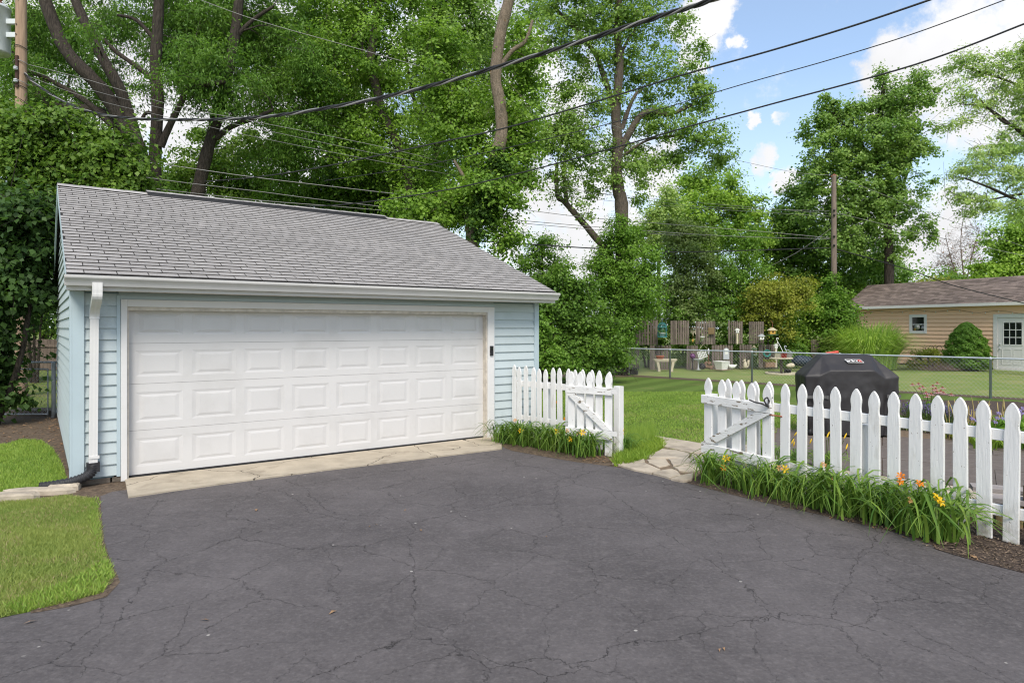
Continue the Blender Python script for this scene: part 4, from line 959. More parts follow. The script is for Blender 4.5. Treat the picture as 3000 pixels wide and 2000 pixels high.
# timber edging at the lower right
O = Vector((*gp(2838, 1532).to_2d(), 0)); te = thing('timber_edging', 'weathered timber step with upright posts and a grey plank at the patio corner', 'timber edging', O, math.atan2(-.55, .83))
x = 0
for i in range(10):
    wd = rnd.uniform(.075, .10); MB().bev(x, x + wd, 0, .09, 0, .20 if i < 4 else .36 + rnd.uniform(-.01, .01), .005).ob('post', M['timber'], te); x += wd + rnd.uniform(.004, .03)
MB().box(.10, .62, -.01, .20, .21, .25, T(0, 0, .0)).ob('plank', M['greyplank'], te)
MB().box(.40, 1.15, -.02, .16, .375, .415).ob('plank', M['greyplank'], te)
MB().box(.06, .62, .21, .40, .245, .285, RZ(.12)).ob('plank', M['greyplank'], te)
# ------------------------------------------------------------------ chain link fences
def chain(label, pts, h, posts, zig=True, top=True):
    O = Vector((*pts[0], 0)); t_ = thing('chain_link_fence', label, 'fence', O, 0)
    P = [Vector((*p, 0)) - O for p in pts]; mesh = MB(); knots = MB()
    for i in range(len(P) - 1):
        a, b = P[i], P[i + 1]; d = b - a; L = d.length; d.normalize()
        if top: MB().tube([a + Vector((0, 0, h)), b + Vector((0, 0, h))], .021, 8).ob('top_rail', M['galv'], t_)
        hh = h - .05; st = .10; m = int((L + hh) / st)
        for k in range(m):
            for sg in (1, -1):
                s0 = -hh + k * st; x0, z0, x1, z1 = s0, .03, s0 + hh, .03 + hh
                if x0 < 0: z0 += -x0; x0 = 0
                if x1 > L: z1 -= (x1 - L); x1 = L
                if x1 - x0 < .02: continue
                if sg < 0: z0, z1 = 2 * .03 + hh - z0, 2 * .03 + hh - z1
                mesh.tube([a + d * x0 + Vector((0, 0, z0)), a + d * x1 + Vector((0, 0, z1))], .0017, 3, False, False)
        for k in range(int(L / st)):
            q = a + d * (k * st + .04); knots.tube([q + Vector((-.008, 0, h - .01)), q + Vector((.002, -.024, h + .03)), q + Vector((.008, 0, h + .005))], .0026, 3, False)
    tag(mesh.ob('wire_mesh', M['wire'], t_), kind='stuff'); tag(knots.ob('wire_ties', M['wire'], t_), kind='stuff')
    for (x, y) in posts:
        MB().lathe([(.030, -.02), (.030, h - .035), (.034, h - .035), (.034, h - .0), (.020, h + .03), (.004, h + .04)], 10, T(x - O.x, y - O.y, 0)).ob('post', M['galv'], t_)
def fpt(px, Y): return ((px - CX) / FP * Y, Y)
fpn = [(1843, 24.1), (1963, 21.6), (2203, 18.4), (2560, 17.2), (2902, 16.35), (3300, 15.2)]
fA, fB = Vector(fpt(1843, 24.1)), Vector(fpt(2902, 16.35)); fd = (fB - fA).normalized()
fE = fB + fd * 4
pp_ = []
for px in (1843, 1963, 2203, 2460, 2902):
    r = (px - CX) / FP; t0 = (r * fA.y - fA.x) / (fd.x - r * fd.y); pp_.append(tuple(fA + fd * t0))
chain('galvanised chain link fence along the lawn behind the grill', [tuple(fA), tuple(fE)], .985, pp_)
chain('short chain link fence run half swallowed by the shrubs right of the garage', [fpt(1600, 24.4), tuple(fA)], .985, [fpt(1720, 24.3)])
# back left: a chain link gate and a board fence beyond
gt = thing('chain_link_gate', 'old chain link gate between the dark shrub and the garage wall', 'gate', at(157, gy(12.9), 12.9))
MB().lathe([(.036, 0), (.036, 1.06), (.01, 1.09)], 10).ob('post', M['galv'], gt)
MB().tube([(-1.5, 0, 1.06), (.10, .06, 1.07)], .019, 8).ob('top_rail', M['galv'], gt)
MB().tube([(-1.4, -.03, .94), (-.09, -.03, .94), (-.09, -.03, .07), (-1.4, -.03, .07), (-1.4, -.03, .94)], .016, 8).ob('gate_frame', M['galv'], gt)
gm_ = MB()
for k in range(26):
    for sg in (1, -1):
        x0 = -1.4 - .86 + k * .088; x1 = x0 + .86; z0, z1 = .07, .93
        if x0 < -1.4: z0 += -1.4 - x0; x0 = -1.4
        if x1 > -.09: z1 -= x1 + .09; x1 = -.09
        if x1 > x0 + .02: gm_.tube([(x0, -.03, z0 if sg > 0 else 1.0 - z0), (x1, -.03, z1 if sg > 0 else 1.0 - z1)], .0024, 3, False, False)
tag(gm_.ob('wire_mesh', M['wire'], gt), kind='stuff')
bf = thing('board_fence', 'weathered board fence far behind the chain link gate beside the garage', 'fence', at(180, gy(27), 27))
for i in range(40):
    MB().box(-i * .145 - .14, -i * .145, 0, .02, .02, 1.27 + rnd.uniform(-.02, .01)).ob('plank', M['oldwood2'], bf)
for z in (.35, .95): MB().box(-5.9, .2, -.045, -.002, z, z + .09).ob('rail', M['oldwood2'], bf)
for x in (.06, -2.3, -4.7): MB().box(x - .05, x + .05, -.13, -.047, 0, 1.32).ob('post', M['oldwood2'], bf)
sheet('lawn', [(-40, 14.2), (-9.6, 13.7), (-9.4, 20), (-12, 40), (-60, 40)], -.003, M['lawn'])
tag(MB().slab(ccw([(-.55, -.2), (.5, -.25), (.55, .25), (-.5, .3)]), 0, .10, T(*at(95, gy(13.4), 13.4))).ob('stepping_slab', M['block']), 'worn grey concrete slab under the chain link gate', 'slab')

# ------------------------------------------------------------------ wall of pallets
def pallet(px0, px1, pt, pb, Y, ns, label, tilt=0.0):
    p = at((px0 + px1) / 2, pb, Y); wd = (px1 - px0) / FP * Y; h = (pb - pt) / FP * Y
    t_ = thing('wooden_pallet', label, 'pallet', p, tilt, 'pallets stacked into a garden wall'); 
    for i in range(ns):
        x = -wd / 2 + wd * (i + .5) / ns; sw = wd / ns * rnd.uniform(.62, .80) * (1.25 if i in (0, ns - 1) else 1)
        sl_ = MB().box(-sw / 2, sw / 2, -.016, .0, 0, h * rnd.uniform(.985, 1.0)).me('slat')
        ob('slat', sl_, M['oldwood'], t_, T(x, rnd.uniform(-.004, .004), 0) @ RY(rnd.uniform(-.008, .008)))
    for z in (.04, h / 2 - .05, h - .13): MB().box(-wd / 2, wd / 2, .002, .09, z, z + .04).ob('stringer', M['oldwood2'], t_)
    return t_
PL = [(1846, 1872, 1012, 1084, 5, 'lower pallet at the left end of the wall, half in the shrub'), (1904, 1966, 1011, 1084, 8, 'lower pallet right behind the stone bench'), (2011, 2045, 1011, 1083, 6, 'narrow lower pallet behind the purple gazing ball'),
      (2085, 2147, 1010, 1082, 8, 'lower pallet behind the white urn planter and arched plaque'), (2166, 2202, 1009, 1079, 7, 'lower pallet behind the squirrel statue'), (2222, 2278, 1008, 1077, 8, 'lower pallet carrying the teal wreath at the right end'),
      (1862, 1927, 937, 1010, 8, 'upper pallet half covered by the big shrub, left of the birdcage'), (1964, 2019, 938, 1009, 8, 'upper pallet right of the teal birdcage, fully in view'), (2037, 2096, 940, 1008, 8, 'upper pallet bearing the square wooden plaque'),
      (2133, 2176, 940, 1007, 7, 'upper pallet behind the white birdhouse on a post'), (2193, 2238, 941, 1007, 7, 'upper pallet at the right end behind the roofed birdhouse')]
for i, (a, b, c, d, n, lb) in enumerate(PL): pallet(a, b, c, d, 27.6, n, lb, rnd.uniform(-.03, .03))
lp_ = pallet(2370, 2411, 994, 1085, 29.2, 9, 'loose pallet leaning between the green shrub and the tall grass', .25)
lp_.rotation_euler = (R(-4), R(6), .25)

# ------------------------------------------------------------------ garden ornaments
def pot(name, label, cat, px, pt, pb, Y, wpx, mt, taper=.72, group=None, lip=True):
    p = at(px, pb, Y); r = wpx / 2 / FP * Y; h = (pb - pt) / FP * Y
    pr = [(r * taper, 0), (r * .95, h * .82)] + ([(r * 1.04, h * .82), (r * 1.04, h)] if lip else [(r, h)]) + [(r * .9, h), (r * .85, h * .8), (.001, h * .78)]
    return tag(MB().lathe(pr, 18).ob(name, mt, None, T(*p)), label, cat, group)
# teal birdcage with a white pot inside
p = at(1940, 988, 27.1); r = 13.5 / FP * 27.1; hc = 44 / FP * 27.1
bc = thing('birdcage', 'teal wire birdcage with a domed top hanging before the pallets', 'birdcage', p)
wb = MB()
for i in range(22):
    a = i * math.pi / 11; c_, s_ = math.cos(a) * r, math.sin(a) * r
    wb.tube([(c_, s_, 0), (c_, s_, hc * .66), (c_ * .9, s_ * .9, hc * .80), (c_ * .55, s_ * .55, hc * .94), (0, 0, hc)], .005, 3, False)
wb.ob('bars', M['teal'], bc)
for z in (.0, hc * .66): MB().lathe([(r * .97, z), (r * 1.03, z), (r * 1.03, z + .03), (r * .97, z + .03)], 20).ob('hoop', M['teal'], bc)
MB().tube([(0, 0, hc), (0, 0, hc + .12)], .006, 4).ob('hook', M['teal'], bc)
pot('flower_pot', 'white flower pot standing inside the teal birdcage', 'pot', 1940, 975, 987.5, 27.1, 16, M['wpot'])
q = at(1940, 972, 27.1)
tag(ob('trailing_plant', qmesh('leaves', (np.array(q)[None, None, :] + nrg.normal(0, .06, (60, 1, 3)) + nrg.normal(0, .03, (60, 4, 3))).reshape(-1, 3), 4), G['fresh']), 'sprig of green leaves growing out of the caged white pot', 'plant')
# stone bench
p = at(1948, 1088, 26.6); bn = thing('stone_bench', 'cream stone garden bench with curved legs in front of the pallets', 'bench', p)
MB().bev(-.46, .46, -.16, .16, .44, .50, .01).ob('seat', M['cream'], bn); MB().bev(-.42, .42, -.14, .14, .39, .438, .008).ob('apron', M['cream'], bn)
for sx in (-1, 1):
    MB().prism([(sx * .20, 0), (sx * .30, 0), (sx * .29, .10), (sx * .33, .22), (sx * .36, .39), (sx * .26, .39), (sx * .23, .22), (sx * .21, .10)][::-sx], -.13, .13).ob('leg', M['cream'], bn)
pot('terracotta_bowl', 'wide terracotta bowl standing on the stone bench', 'bowl', 1934, 1042, 1052.5, 26.6, 24, M['terra'], .6)
pot('planter_tub', 'black planter tub below the shrub at the corner of the wire fence', 'planter', 1857, 1077, 1098, 24.8, 28, M['bpot'], .85)
tag(MB().bev(-.13, .13, 0, .02, 0, .27, .01).ob('wooden_plaque', M['plaque'], None, T(*at(2084, 979, 27.45))), 'square brown wooden plaque hung on the upper pallet', 'plaque')
pot('wall_pot', 'white half round pot hanging on the pallet under the brown plaque', 'pot', 2057, 985, 999, 27.35, 14, M['wpot'], .45)
dm = MB().add([(0, 0, -.08), (.045, 0, 0), (0, 0, .08), (-.045, 0, 0), (0, -.02, 0), (0, .02, 0)], [(0, 1, 4), (1, 2, 4), (2, 3, 4), (3, 0, 4), (1, 0, 5), (2, 1, 5), (3, 2, 5), (0, 3, 5)])
dm.tube([(0, 0, .08), (0, 0, .3)], .004, 4)
tag(dm.ob('hanging_ornament', M['gold'], None, T(*at(2030, 997, 27.3))), 'yellow diamond shaped ornament hanging between two upper pallets', 'ornament')
wc = thing('wind_chime', 'pale wooden wind chime hanging under the leaves between upper pallets', 'wind chime', at(2031, 962, 27.2))
for i in range(5): MB().tube([(-.09 + i * .045, rnd.uniform(-.03, .03), .02), (-.09 + i * .045, 0, -.18 - .06 * (i % 3))], .011, 5).ob('tube', M['cream'], wc)
MB().lathe([(.12, .02), (.12, .04)], 10).ob('disc', M['plaque'], wc)
p = at(2029, 1083, 26.9); gb = thing('gazing_ball', 'dark purple glass gazing ball on a slender stand', 'gazing ball', p)
MB().lathe(sphere_prof(.115, .55, 10), 16).ob('ball', M['purple'], gb); MB().lathe([(.10, 0), (.03, .04), (.02, .3), (.07, .43), (.05, .435)], 12).ob('stand', M['bpot'], gb)
p = at(2060, 1049, 26.8); sb = thing('hanging_basket', 'tilted white lattice basket hanging from two cords by the pallets', 'basket', p)
for i in range(6): MB().box(-.16 + i * .062, -.135 + i * .062, -.01, .01, 0, .30, RY(-.30)).ob('lattice_strip', M['wpot'], sb)
for i in range(4): MB().box(-.17, .20, -.022, -.0105, .02 + i * .085, .045 + i * .085, RY(-.30)).ob('lattice_strip', M['wpot'], sb)
MB().tube([(-.22, 0, .26), (0, 0, .56), (.17, 0, .37)], .007, 4).ob('cord', M['cream'], sb)
p = at(2076, 1052, 27.0); ml = thing('garden_lamp', 'small white capped garden lamp on a thin stake', 'lamp', p)
MB().tube([(0, 0, -.4), (0, 0, .30)], .010, 6).ob('stake', M['rust'], ml); MB().lathe([(.06, .30), (.05, .31), (.01, .44), (.001, .445)], 12).lathe([(.028, .2), (.03, .30)], 8).ob('lamp_cap', M['wpot'], ml)
p = at(2046, 1083, 26.6); bb = thing('bird_bath', 'slim grey bird bath with a shallow dish behind the wire', 'bird bath', p)
MB().lathe([(.10, 0), (.03, .04), (.022, .33), (.06, .37)], 10).ob('pedestal', M['gpot'], bb); MB().lathe([(.06, .37), (.20, .41), (.21, .425), (.18, .42), (.001, .395)], 14).ob('dish', M['gpot'], bb)
b = MB()
for i in range(16):
    a = rnd.uniform(0, 3.14); l_ = rnd.uniform(.1, .26); z = rnd.uniform(.03, .30)
    q = Vector((rnd.uniform(-.13, .13), rnd.uniform(-.1, .1), z)); dv = Vector((math.cos(a) * l_, rnd.uniform(-.1, .1), math.sin(a) * l_ * .8))
    b.tube(smooth_path([q - dv * .5, q + Vector((rnd.uniform(-.05, .05),) * 3), q + dv * .5], 3), [.02, .035, .04, .045, .04, .03, .012], 6)
tag(b.ob('driftwood', M['drift'], None, T(*at(2076, 1083, 26.7))), 'gnarled brown driftwood heap beside the white urn', 'driftwood')
tag(MB().lathe(sphere_prof(.13, .13, 8), 14).ob('garden_ball', M['bpot'], None, T(*at(2058, 1082, 26.6))), 'black ball lying at the foot of the driftwood', 'ball')
p = at(2114, 1082, 26.5); up = thing('urn_planter', 'square tapered white planter standing before the pallets', 'planter', p)
v = []
for z, k in ((0, .15), (.30, .21), (.30, .225), (.335, .225), (.335, .19), (.25, .18)): v += [(-k, -k, z), (k, -k, z), (k, k, z), (-k, k, z)]
MB().add(v, [(o_ + i, o_ + (i + 1) % 4, o_ + 4 + (i + 1) % 4, o_ + 4 + i) for o_ in range(0, 20, 4) for i in range(4)] + [(20, 21, 22, 23)], RZ(.5)).ob('body', M['wpot'], up)
MB().box(-.21, .21, -.21, .21, -.02, -.001, RZ(.5)).ob('saucer', M['drift'], up)
arch = [(-.12, 0), (.12, 0), (.12, .33)] + [(.12 * math.cos(a), .33 + .13 * math.sin(a)) for a in (.5, 1.0, 1.57, 2.14, 2.64)] + [(-.12, .33)]
ap = thing('arched_plaque', 'white arched garden plaque leaning on the pallet above the urn', 'plaque', at(2128, 1052, 27.2))
MB().prism(arch, 0, .03).ob('panel', M['gpot'], ap); MB().prism([(x * .45, z * .5 + .2) for x, z in arch], -.012, -.001).ob('inset', M['wpot'], ap)
def bird(name, label, px, pb, Y, mt, sc, kind):
    b = MB()
    if kind == 'duck':
        b.lathe(sphere_prof(1, 0, 7), 10, T(.05, 0, .11) @ SC(.15, .09, .09)); b.lathe(sphere_prof(.055, 0, 6), 9, T(-.10, 0, .25)); b.tube([(-.06, 0, .14), (-.10, 0, .25)], [.05, .035], 7); b.tube([(-.14, 0, .245), (-.20, 0, .235)], [.02, .008], 6); b.tube([(.16, 0, .13), (.26, 0, .19)], [.06, .01], 6)
    else:
        b.lathe([(.07, 0), (.09, .05), (.085, .16), (.06, .24), (.05, .27)], 10); b.lathe(sphere_prof(.06, .31, 6, 1.0), 9, T(-.02, 0, 0)); b.tube([(-.06, 0, .30), (-.105, 0, .285)], [.03, .012], 6)
        for s_ in (-.03, .03): b.tube([(-.0, s_, .35), (.01, s_ * 1.2, .40)], [.014, .004], 5)
        b.tube(smooth_path([(.07, 0, .03), (.14, 0, .12), (.13, 0, .26), (.18, 0, .34)], 3), [.03] * 4 + [.05] * 4 + [.035, .02], 7)
    return tag(b.ob(name, mt, None, T(*at(px, pb, Y)) @ SC(sc, sc, sc)), label, 'statue')
bird('duck_statue', 'small white duck statue resting right of the white planter', 2141, 1081, 26.5, M['wpot'], .95, 'duck')
bird('squirrel_statue', 'cream squirrel statue sitting on the ground before the pallets', 2183, 1078, 26.8, M['cream'], .95, 'sq')
def birdhouse(label, px, pt, pb, Y, wpx, mt, roof_, base_y=None, name='birdhouse', cat='birdhouse', hang=None):
    p = at(px, pb, Y); wd = wpx / FP * Y; h = (pb - pt) / FP * Y; t_ = thing(name, label, cat, p)
    MB().bev(-wd * .36, wd * .36, -wd * .3, wd * .3, 0, h * .6, .008).ob('box', mt, t_)
    e = wd * .55
    MB().prism([(-e, h * .56), (e, h * .56), (e * .9, h * .64), (0, h), (-e * .9, h * .64)], -wd * .4, wd * .4).ob('roof', roof_, t_)
    MB().lathe([(wd * .11, 0), (wd * .11, .006)], 10, T(0, -wd * .3 - .004, h * .34) @ RX(R(90))).ob('entrance', M['dark'], t_)
    if base_y: MB().box(-.035, .035, -.02, .05, -(base_y - pb) / FP * Y, -.002).ob('post', M['cream'], t_)
    if hang: MB().tube(smooth_path([(0, 0, h), (.02, 0, h + hang * .6), (-.06, 0, h + hang)], 4), .008, 5).ob('hook', M['rust'], t_)
    return t_
birdhouse('white hexagonal birdhouse on a pale post before the upper pallet', 2160, 961, 975, 27.3, 12, M['wpot'], M['wpot'], 1007)
birdhouse('white birdhouse with a pointed grey roof on the rightmost upper pallet', 2231, 978, 995, 27.3, 17, M['wpot'], M['gpot'])
birdhouse('white birdhouse on a pale post at the right end of the lower pallets', 2273, 1007, 1020, 27.2, 12, M['wpot'], M['wpot'], 1076)
fe = birdhouse('tan hanging bird feeder with a wide roof under the yellow shrub', 2262, 959, 979, 27.0, 22, M['gold'], M['cream'], None, 'bird_feeder', 'bird feeder', .28)
MB().box(-.16, .20, -.15, .15, -.02, -.002).ob('tray', M['pgreen'], fe)
lt = thing('garden_lantern', 'green wire lantern cage on the lower pallet between two birdhouses', 'lantern', at(2209, 1041, 27.2))
for i in range(8): a = i * math.pi / 4; MB().tube([(.11 * math.cos(a), .11 * math.sin(a), 0), (.11 * math.cos(a), .11 * math.sin(a), .28), (0, 0, .42)], .007, 4).ob('bar', M['cream'], lt)
MB().lathe([(.13, 0), (.13, .02)], 12).lathe([(.13, .26), (.13, .28)], 12).ob('hoop', M['pgreen'], lt)
b = MB(); k = 26
b.tube([(.125 * math.cos(a), 0, .125 * math.sin(a)) for a in [i * 2 * math.pi / k for i in range(k + 1)]], [.035 + .008 * (i % 2) for i in range(k + 1)], 7, False)
tag(b.ob('wreath', M['tealw'], None, T(*at(2247, 1035, 27.35))), 'round teal wreath hung on the lower pallet', 'wreath')
p = at(2254, 1075, 26.9); pb_ = thing('planter_box', 'dark planter box overflowing with yellow flowers by the table', 'planter', p)
MB().bev(-.20, .20, -.13, .13, 0, .20, .01).ob('box', M['drift'], pb_)
ob('blossoms', qmesh('blossoms', (np.array([0, 0, .25])[None, None] + nrg.uniform(-1, 1, (160, 1, 3)) * np.array([.22, .14, .06]) + nrg.normal(0, .022, (160, 4, 3))).reshape(-1, 3), 4), G['yellow'], pb_)
# round table with pots, ring of stones
p = at(2289, gy(25.0), 25.0); tb = thing('round_table', 'round white topped pedestal table standing on the stone ring', 'table', p)
MB().lathe([(.40, .565), (.42, .575), (.42, .60), (.40, .61), (.001, .612)], 24).ob('tabletop', M['cream'], tb)
MB().lathe([(.05, 0), (.045, .3), (.05, .564)], 10).ob('leg', M['oldwood2'], tb)
rg = thing('stone_ring', 'ring of pale edging stones on the lawn round the table foot', 'edging', p)
for i in range(16):
    a = i * math.pi / 8; MB().bev(-.11, .11, -.05, .05, -.01, .05 + rnd.uniform(0, .02), .012, T(.52 * math.cos(a), .52 * math.sin(a), 0) @ RZ(a + math.pi / 2)).ob('stone', M['cream'], rg)
pot('plant_tub', 'black plastic tub standing on the stone ring under the table', 'tub', 2307, 1081, 1097, 24.7, 21, M['bpot'], .8)
def hanging(label, px, pt, pb, Y, wpx, mt, hx, hy):
    p = at(px, pb, Y); r = wpx / 2 / FP * Y; h = (pb - pt) / FP * Y; t_ = thing('hanging_planter', label, 'planter', p)
    MB().lathe([(r * .7, 0), (r * .96, h * .85), (r * 1.04, h * .86), (r * 1.04, h), (r * .9, h), (.001, h * .8)], 18).ob('bowl', mt, t_)
    q = at(hx, hy, Y) - p
    for i in range(4):
        a = i * math.pi / 2 + .4; e = Vector((r * math.cos(a), r * math.sin(a), h)); MB().tube(smooth_path([e, e.lerp(q, .45) + Vector((0, 0, -.02)), q + Vector((.03, 0, -.14))], 3), .010, 5).ob('strand', mt, t_)
    MB().tube(smooth_path([q + Vector((.03, 0, -.15)), q + Vector((-.01, 0, -.04)), q, q + Vector((.05, 0, -.01)), q + Vector((.05, 0, -.04))], 4), .014, 6).ob('hook', mt, t_)
hanging('white hanging basket pot with upright strands on the round table', 2284, 1031, 1047, 24.95, 27, M['wpot'], 2276, 990)
hanging('grey white hanging pot with drooping strands at the table edge', 2313, 1033, 1047, 25.1, 20, M['gpot'], 2299, 1013)
pot('red_pot', 'red flower pot between the two hanging pots on the table', 'pot', 2297, 1033, 1047.5, 24.75, 17, M['red'], .8)
b = MB(); b.lathe(sphere_prof(1, 0, 5), 7, T(0, 0, .08) @ SC(.15, .12, .10)); b.lathe(sphere_prof(1, 0, 5), 7, T(-.1, 0, .06) @ RZ(.5) @ SC(.11, .12, .08))
tag(b.ob('garden_rock', M['cream'], None, T(*at(2318, 1076, 26.5))), 'pale rock in the border behind the round table', 'rock')
wbp = at(2352, 1072, 26.8); wbr = thing('covered_mower', 'low machine under a dark blue tarp with a wheel showing', 'mower', wbp)
b = MB(); b.lathe(sphere_prof(1, 0, 8), 14, T(0, 0, .20) @ SC(.46, .3, .22)); b.lathe(sphere_prof(1, 0, 7), 10, T(-.15, 0, .28) @ SC(.22, .25, .16)); b.ob('tarp', M['navy'], wbr)
MB().lathe([(.06, -.03), (.10, -.03), (.10, .03), (.06, .03)], 14, T(.40, -.28, .10) @ RX(R(90))).ob('wheel', M['gpot'], wbr); MB().box(.44, .60, -.26, -.22, .10, .16).ob('deck', M['coral'], wbr)
p = at(2441, 1060, 21); rt = thing('garden_cart', 'faded red metal handle frame rising above the wire rail behind the grill', 'garden cart', p)
MB().bev(-.19, .20, -.05, .05, .25, .33, .02, RY(-.14)).ob('grip', M['coral'], rt)
for x in (-.16, .15): MB().tube([(x, 0, .27), (x - .03, 0, -.50)], .028, 7).ob('tube', M['coral'], rt)
MB().tube([(-.18, 0, -.2), (.14, 0, -.2)], .02, 6).ob('crossbar', M['coral'], rt)
MB().tube([(-.24, 0, -.50), (.2, 0, -.50)], .03, 6).ob('axle', M['rust'], rt)

# ------------------------------------------------------------------ shed
SA = math.atan2(-6.2, 2.93); SO = Vector((17.2, 33.9, 0)); shd = thing('garden_shed', 'tan clapboard shed with a brown shingle roof and a white nine pane door', 'shed', SO, SA)
SL, SD, SE = 12.5, 3.0, 2.70
def s_local(px, py=None):
    r = (px - CX) / FP; d = Vector((math.cos(SA), math.sin(SA), 0)); t_ = (r * SO.y - SO.x) / (d.x - r * d.y); Y = SO.y + d.y * t_
    return (t_, CH - (py - HY) / FP * Y) if py else t_
w0 = s_local(2665); w1 = s_local(2716); d0 = s_local(2911); d1 = d0 + 1.42
wz0, wz1 = s_local(2690, 977)[1], s_local(2690, 921)[1]; dz1 = s_local(2925, 920)[1]
b = MB().box(.02, SL, .02, .1, .05, SE).box(SL - .1, SL, .1, SD, .05, SE).box(.02, SL, SD - .1, SD, .05, SE)
b.add([(.02, .1, .05), (.02, SD - .1, .05), (.02, SD - .1, SE), (.02, SD / 2, SE + 1.05), (.02, .1, SE), (.1, .1, .05), (.1, SD - .1, .05), (.1, SD - .1, SE), (.1, SD / 2, SE + 1.05), (.1, .1, SE)], [(0, 1, 2, 3, 4), (9, 8, 7, 6, 5), (2, 7, 8, 3), (3, 8, 9, 4), (0, 5, 6, 1)])
b.ob('wall', M['tan'], shd)
tb_ = bm_.copy(); tb_.name = 'siding_board'; tb_.materials.clear(); tb_.materials.append(M['tan'])
def sboard(x0, x1, z, k=1.0):
    if x1 - x0 > .05: ob('siding_board', tb_, None, shd, T(x0, .02, z) @ SC(x1 - x0, 1.7, k))
EX2 = .172
for i in range(16):
    z = .06 + i * EX2; zt = z + EX2
    if z > SE - .1: break
    k = EX2 / .1275; cuts = []
    if zt > wz0 + .02 and z < wz1 - .02: cuts.append((w0, w1))
    if z < dz1 - .02: cuts.append((d0, d1))
    x = .12
    for a, c_ in cuts: sboard(x, a, z, k); x = c_
    sboard(x, SL, z, k)
for i in range(20):
    z = .06 + i * EX2; top = z + EX2; a = .06 if top < SE else .06 + (top - SE) * 1.4
    if a > SD / 2 - .1: break
    ob('siding_board', tb_, None, shd, RZ(-math.pi / 2) @ T(-(SD - a), .02, z) @ SC(SD - 2 * a, 1, EX2 / .1275))
MB().bev(-.01, .16, -.03, .02, .05, SE + .0).ob('corner_trim', M['white'], shd)
def frame(x0, x1, z0, z1, t, y0, y1, mt, nm, par):
    MB().bev(x0, x0 + t, y0, y1, z0, z1).bev(x1 - t, x1, y0, y1, z0, z1).bev(x0 + t, x1 - t, y0 + .001, y1, z1 - t, z1 - .0005).bev(x0 + t, x1 - t, y0 + .001, y1, z0 + .0005, z0 + t).ob(nm, mt, par)
wn = MB().box(w0 + .13, w1 - .13, .004, .012, wz0 + .12, wz1 - .12).ob('window', M['glass'], shd)
frame(w0, w1, wz0, wz1, .13, -.03, .02, M['white'], 'frame', wn)
wzm = (wz0 + wz1) / 2 - .02; MB().bev(w0 + .13, w1 - .13, -.012, .003, wzm - .018, wzm + .018).ob('sash_bar', M['white'], wn)
for cx_, cz_, r_, mt in ((.36, .30, .13, 'wpot'), (.62, .26, .09, 'gpot'), (.25, .2, .06, 'gold'), (.55, .42, .05, 'gpot')):
    MB().lathe([(r_ * .8, 0), (r_, .004)], 12, T(w0 + cx_, .002, wz0 + cz_) @ RX(R(90))).ob('jar', M[mt], wn)
dk = MB()
dxs = (d0 + .17, d1 - .17); dw = dxs[1] - dxs[0]; dz1_ = dz1 - .17
dk.box(dxs[0], dxs[1], -.012, .018, .06, dz1_); dk = dk.ob('door', M['white'], shd)
frame_b = MB().bev(d0, d0 + .16, -.035, .02, .0, dz1).bev(d1 - .16, d1, -.035, .02, .0, dz1).bev(d0 + .16, d1 - .16, -.034, .02, dz1 - .16, dz1 - .0005).box(d0 + .1, d1 - .1, -.08, .02, -.02, .05).ob('door_frame', M['white'], shd)
gx0_, gx1_ = dxs[0] + dw * .20, dxs[0] + dw * .83; gz1 = dz1_ - .17; gz0 = gz1 - .92
for i in range(3):
    for j in range(3):
        pw_, ph_ = (gx1_ - gx0_) / 3, (gz1 - gz0) / 3
        MB().box(gx0_ + i * pw_ + .018, gx0_ + (i + 1) * pw_ - .018, -.016, -.0125, gz0 + j * ph_ + .018, gz0 + (j + 1) * ph_ - .018).ob('pane', M['glass'], dk)
frame(gx0_ - .03, gx1_ + .03, gz0 - .03, gz1 + .03, .035, -.024, -.0125, M['white'], 'glazing_frame', dk)
for i in range(2):
    x = dxs[0] + dw * (.14 + .40 * i); frame(x, x + dw * .32, .22, gz0 - .17, .022, -.022, -.0125, M['white'], 'moulding', dk)
for z in (gz0 + .02, gz0 - .16): MB().lathe(sphere_prof(.032, 0, 6), 10, T(dxs[0] + .09, -.05, z)).ob('handle', M['galv'], dk)
rv = SD / 2 + .30; rz1 = SE + 1.15; rl = math.hypot(rv, rz1 - SE - .06)
b = MB()
v = [(-.22, -.30, SE + .05), (SL, -.30, SE + .05), (SL, SD / 2, rz1), (-.22, SD / 2, rz1), (-.22, -.30, SE), (SL, -.30, SE), (SL, SD / 2, rz1 - .06), (-.22, SD / 2, rz1 - .06)]
b.add(v, [(0, 1, 2, 3), (7, 6, 5, 4), (1, 0, 4, 5), (0, 3, 7, 4)]); v2 = [(x, SD - y, z) for x, y, z in v]; b.add(v2, [(3, 2, 1, 0), (4, 5, 6, 7), (5, 4, 0, 1), (4, 7, 3, 0)])
srf = b.ob('roof', M['deck'], shd)
st = MB(); nr = int(rl / .14); ang = math.atan2(rz1 - SE - .05, rv)
for i in range(nr + 1):
    x = -.24 - .15 * (i % 2)
    while x < SL:
        a, c_ = max(x + .004, -.24), min(x + .30 - .004, SL)
        if c_ - a > .03: st.box(0, 1, 0, 1, -.008, 0, T(a, -.31 + i * .14 * math.cos(ang), SE + .062 + i * .14 * math.sin(ang) + rnd.uniform(0, .003)) @ RX(ang - .05) @ SC(c_ - a, .165, 1))
        x += .30
tag(st.ob('shingle_courses', M['broof'], srf), kind='stuff')
MB().box(-.22, SL, -.325, -.302, SE - .06, SE + .065).box(-.24, -.222, -.3, SD / 2, SE, SE + .02).ob('fascia', M['white'], shd)
MB().box(-.22, SL, -.30, .0, SE - .045, SE - .025).ob('soffit', M['white'], shd)
stl = thing('string_lights', 'string of tiny clear bulbs drooping under the shed eave', 'string lights', SO, SA)
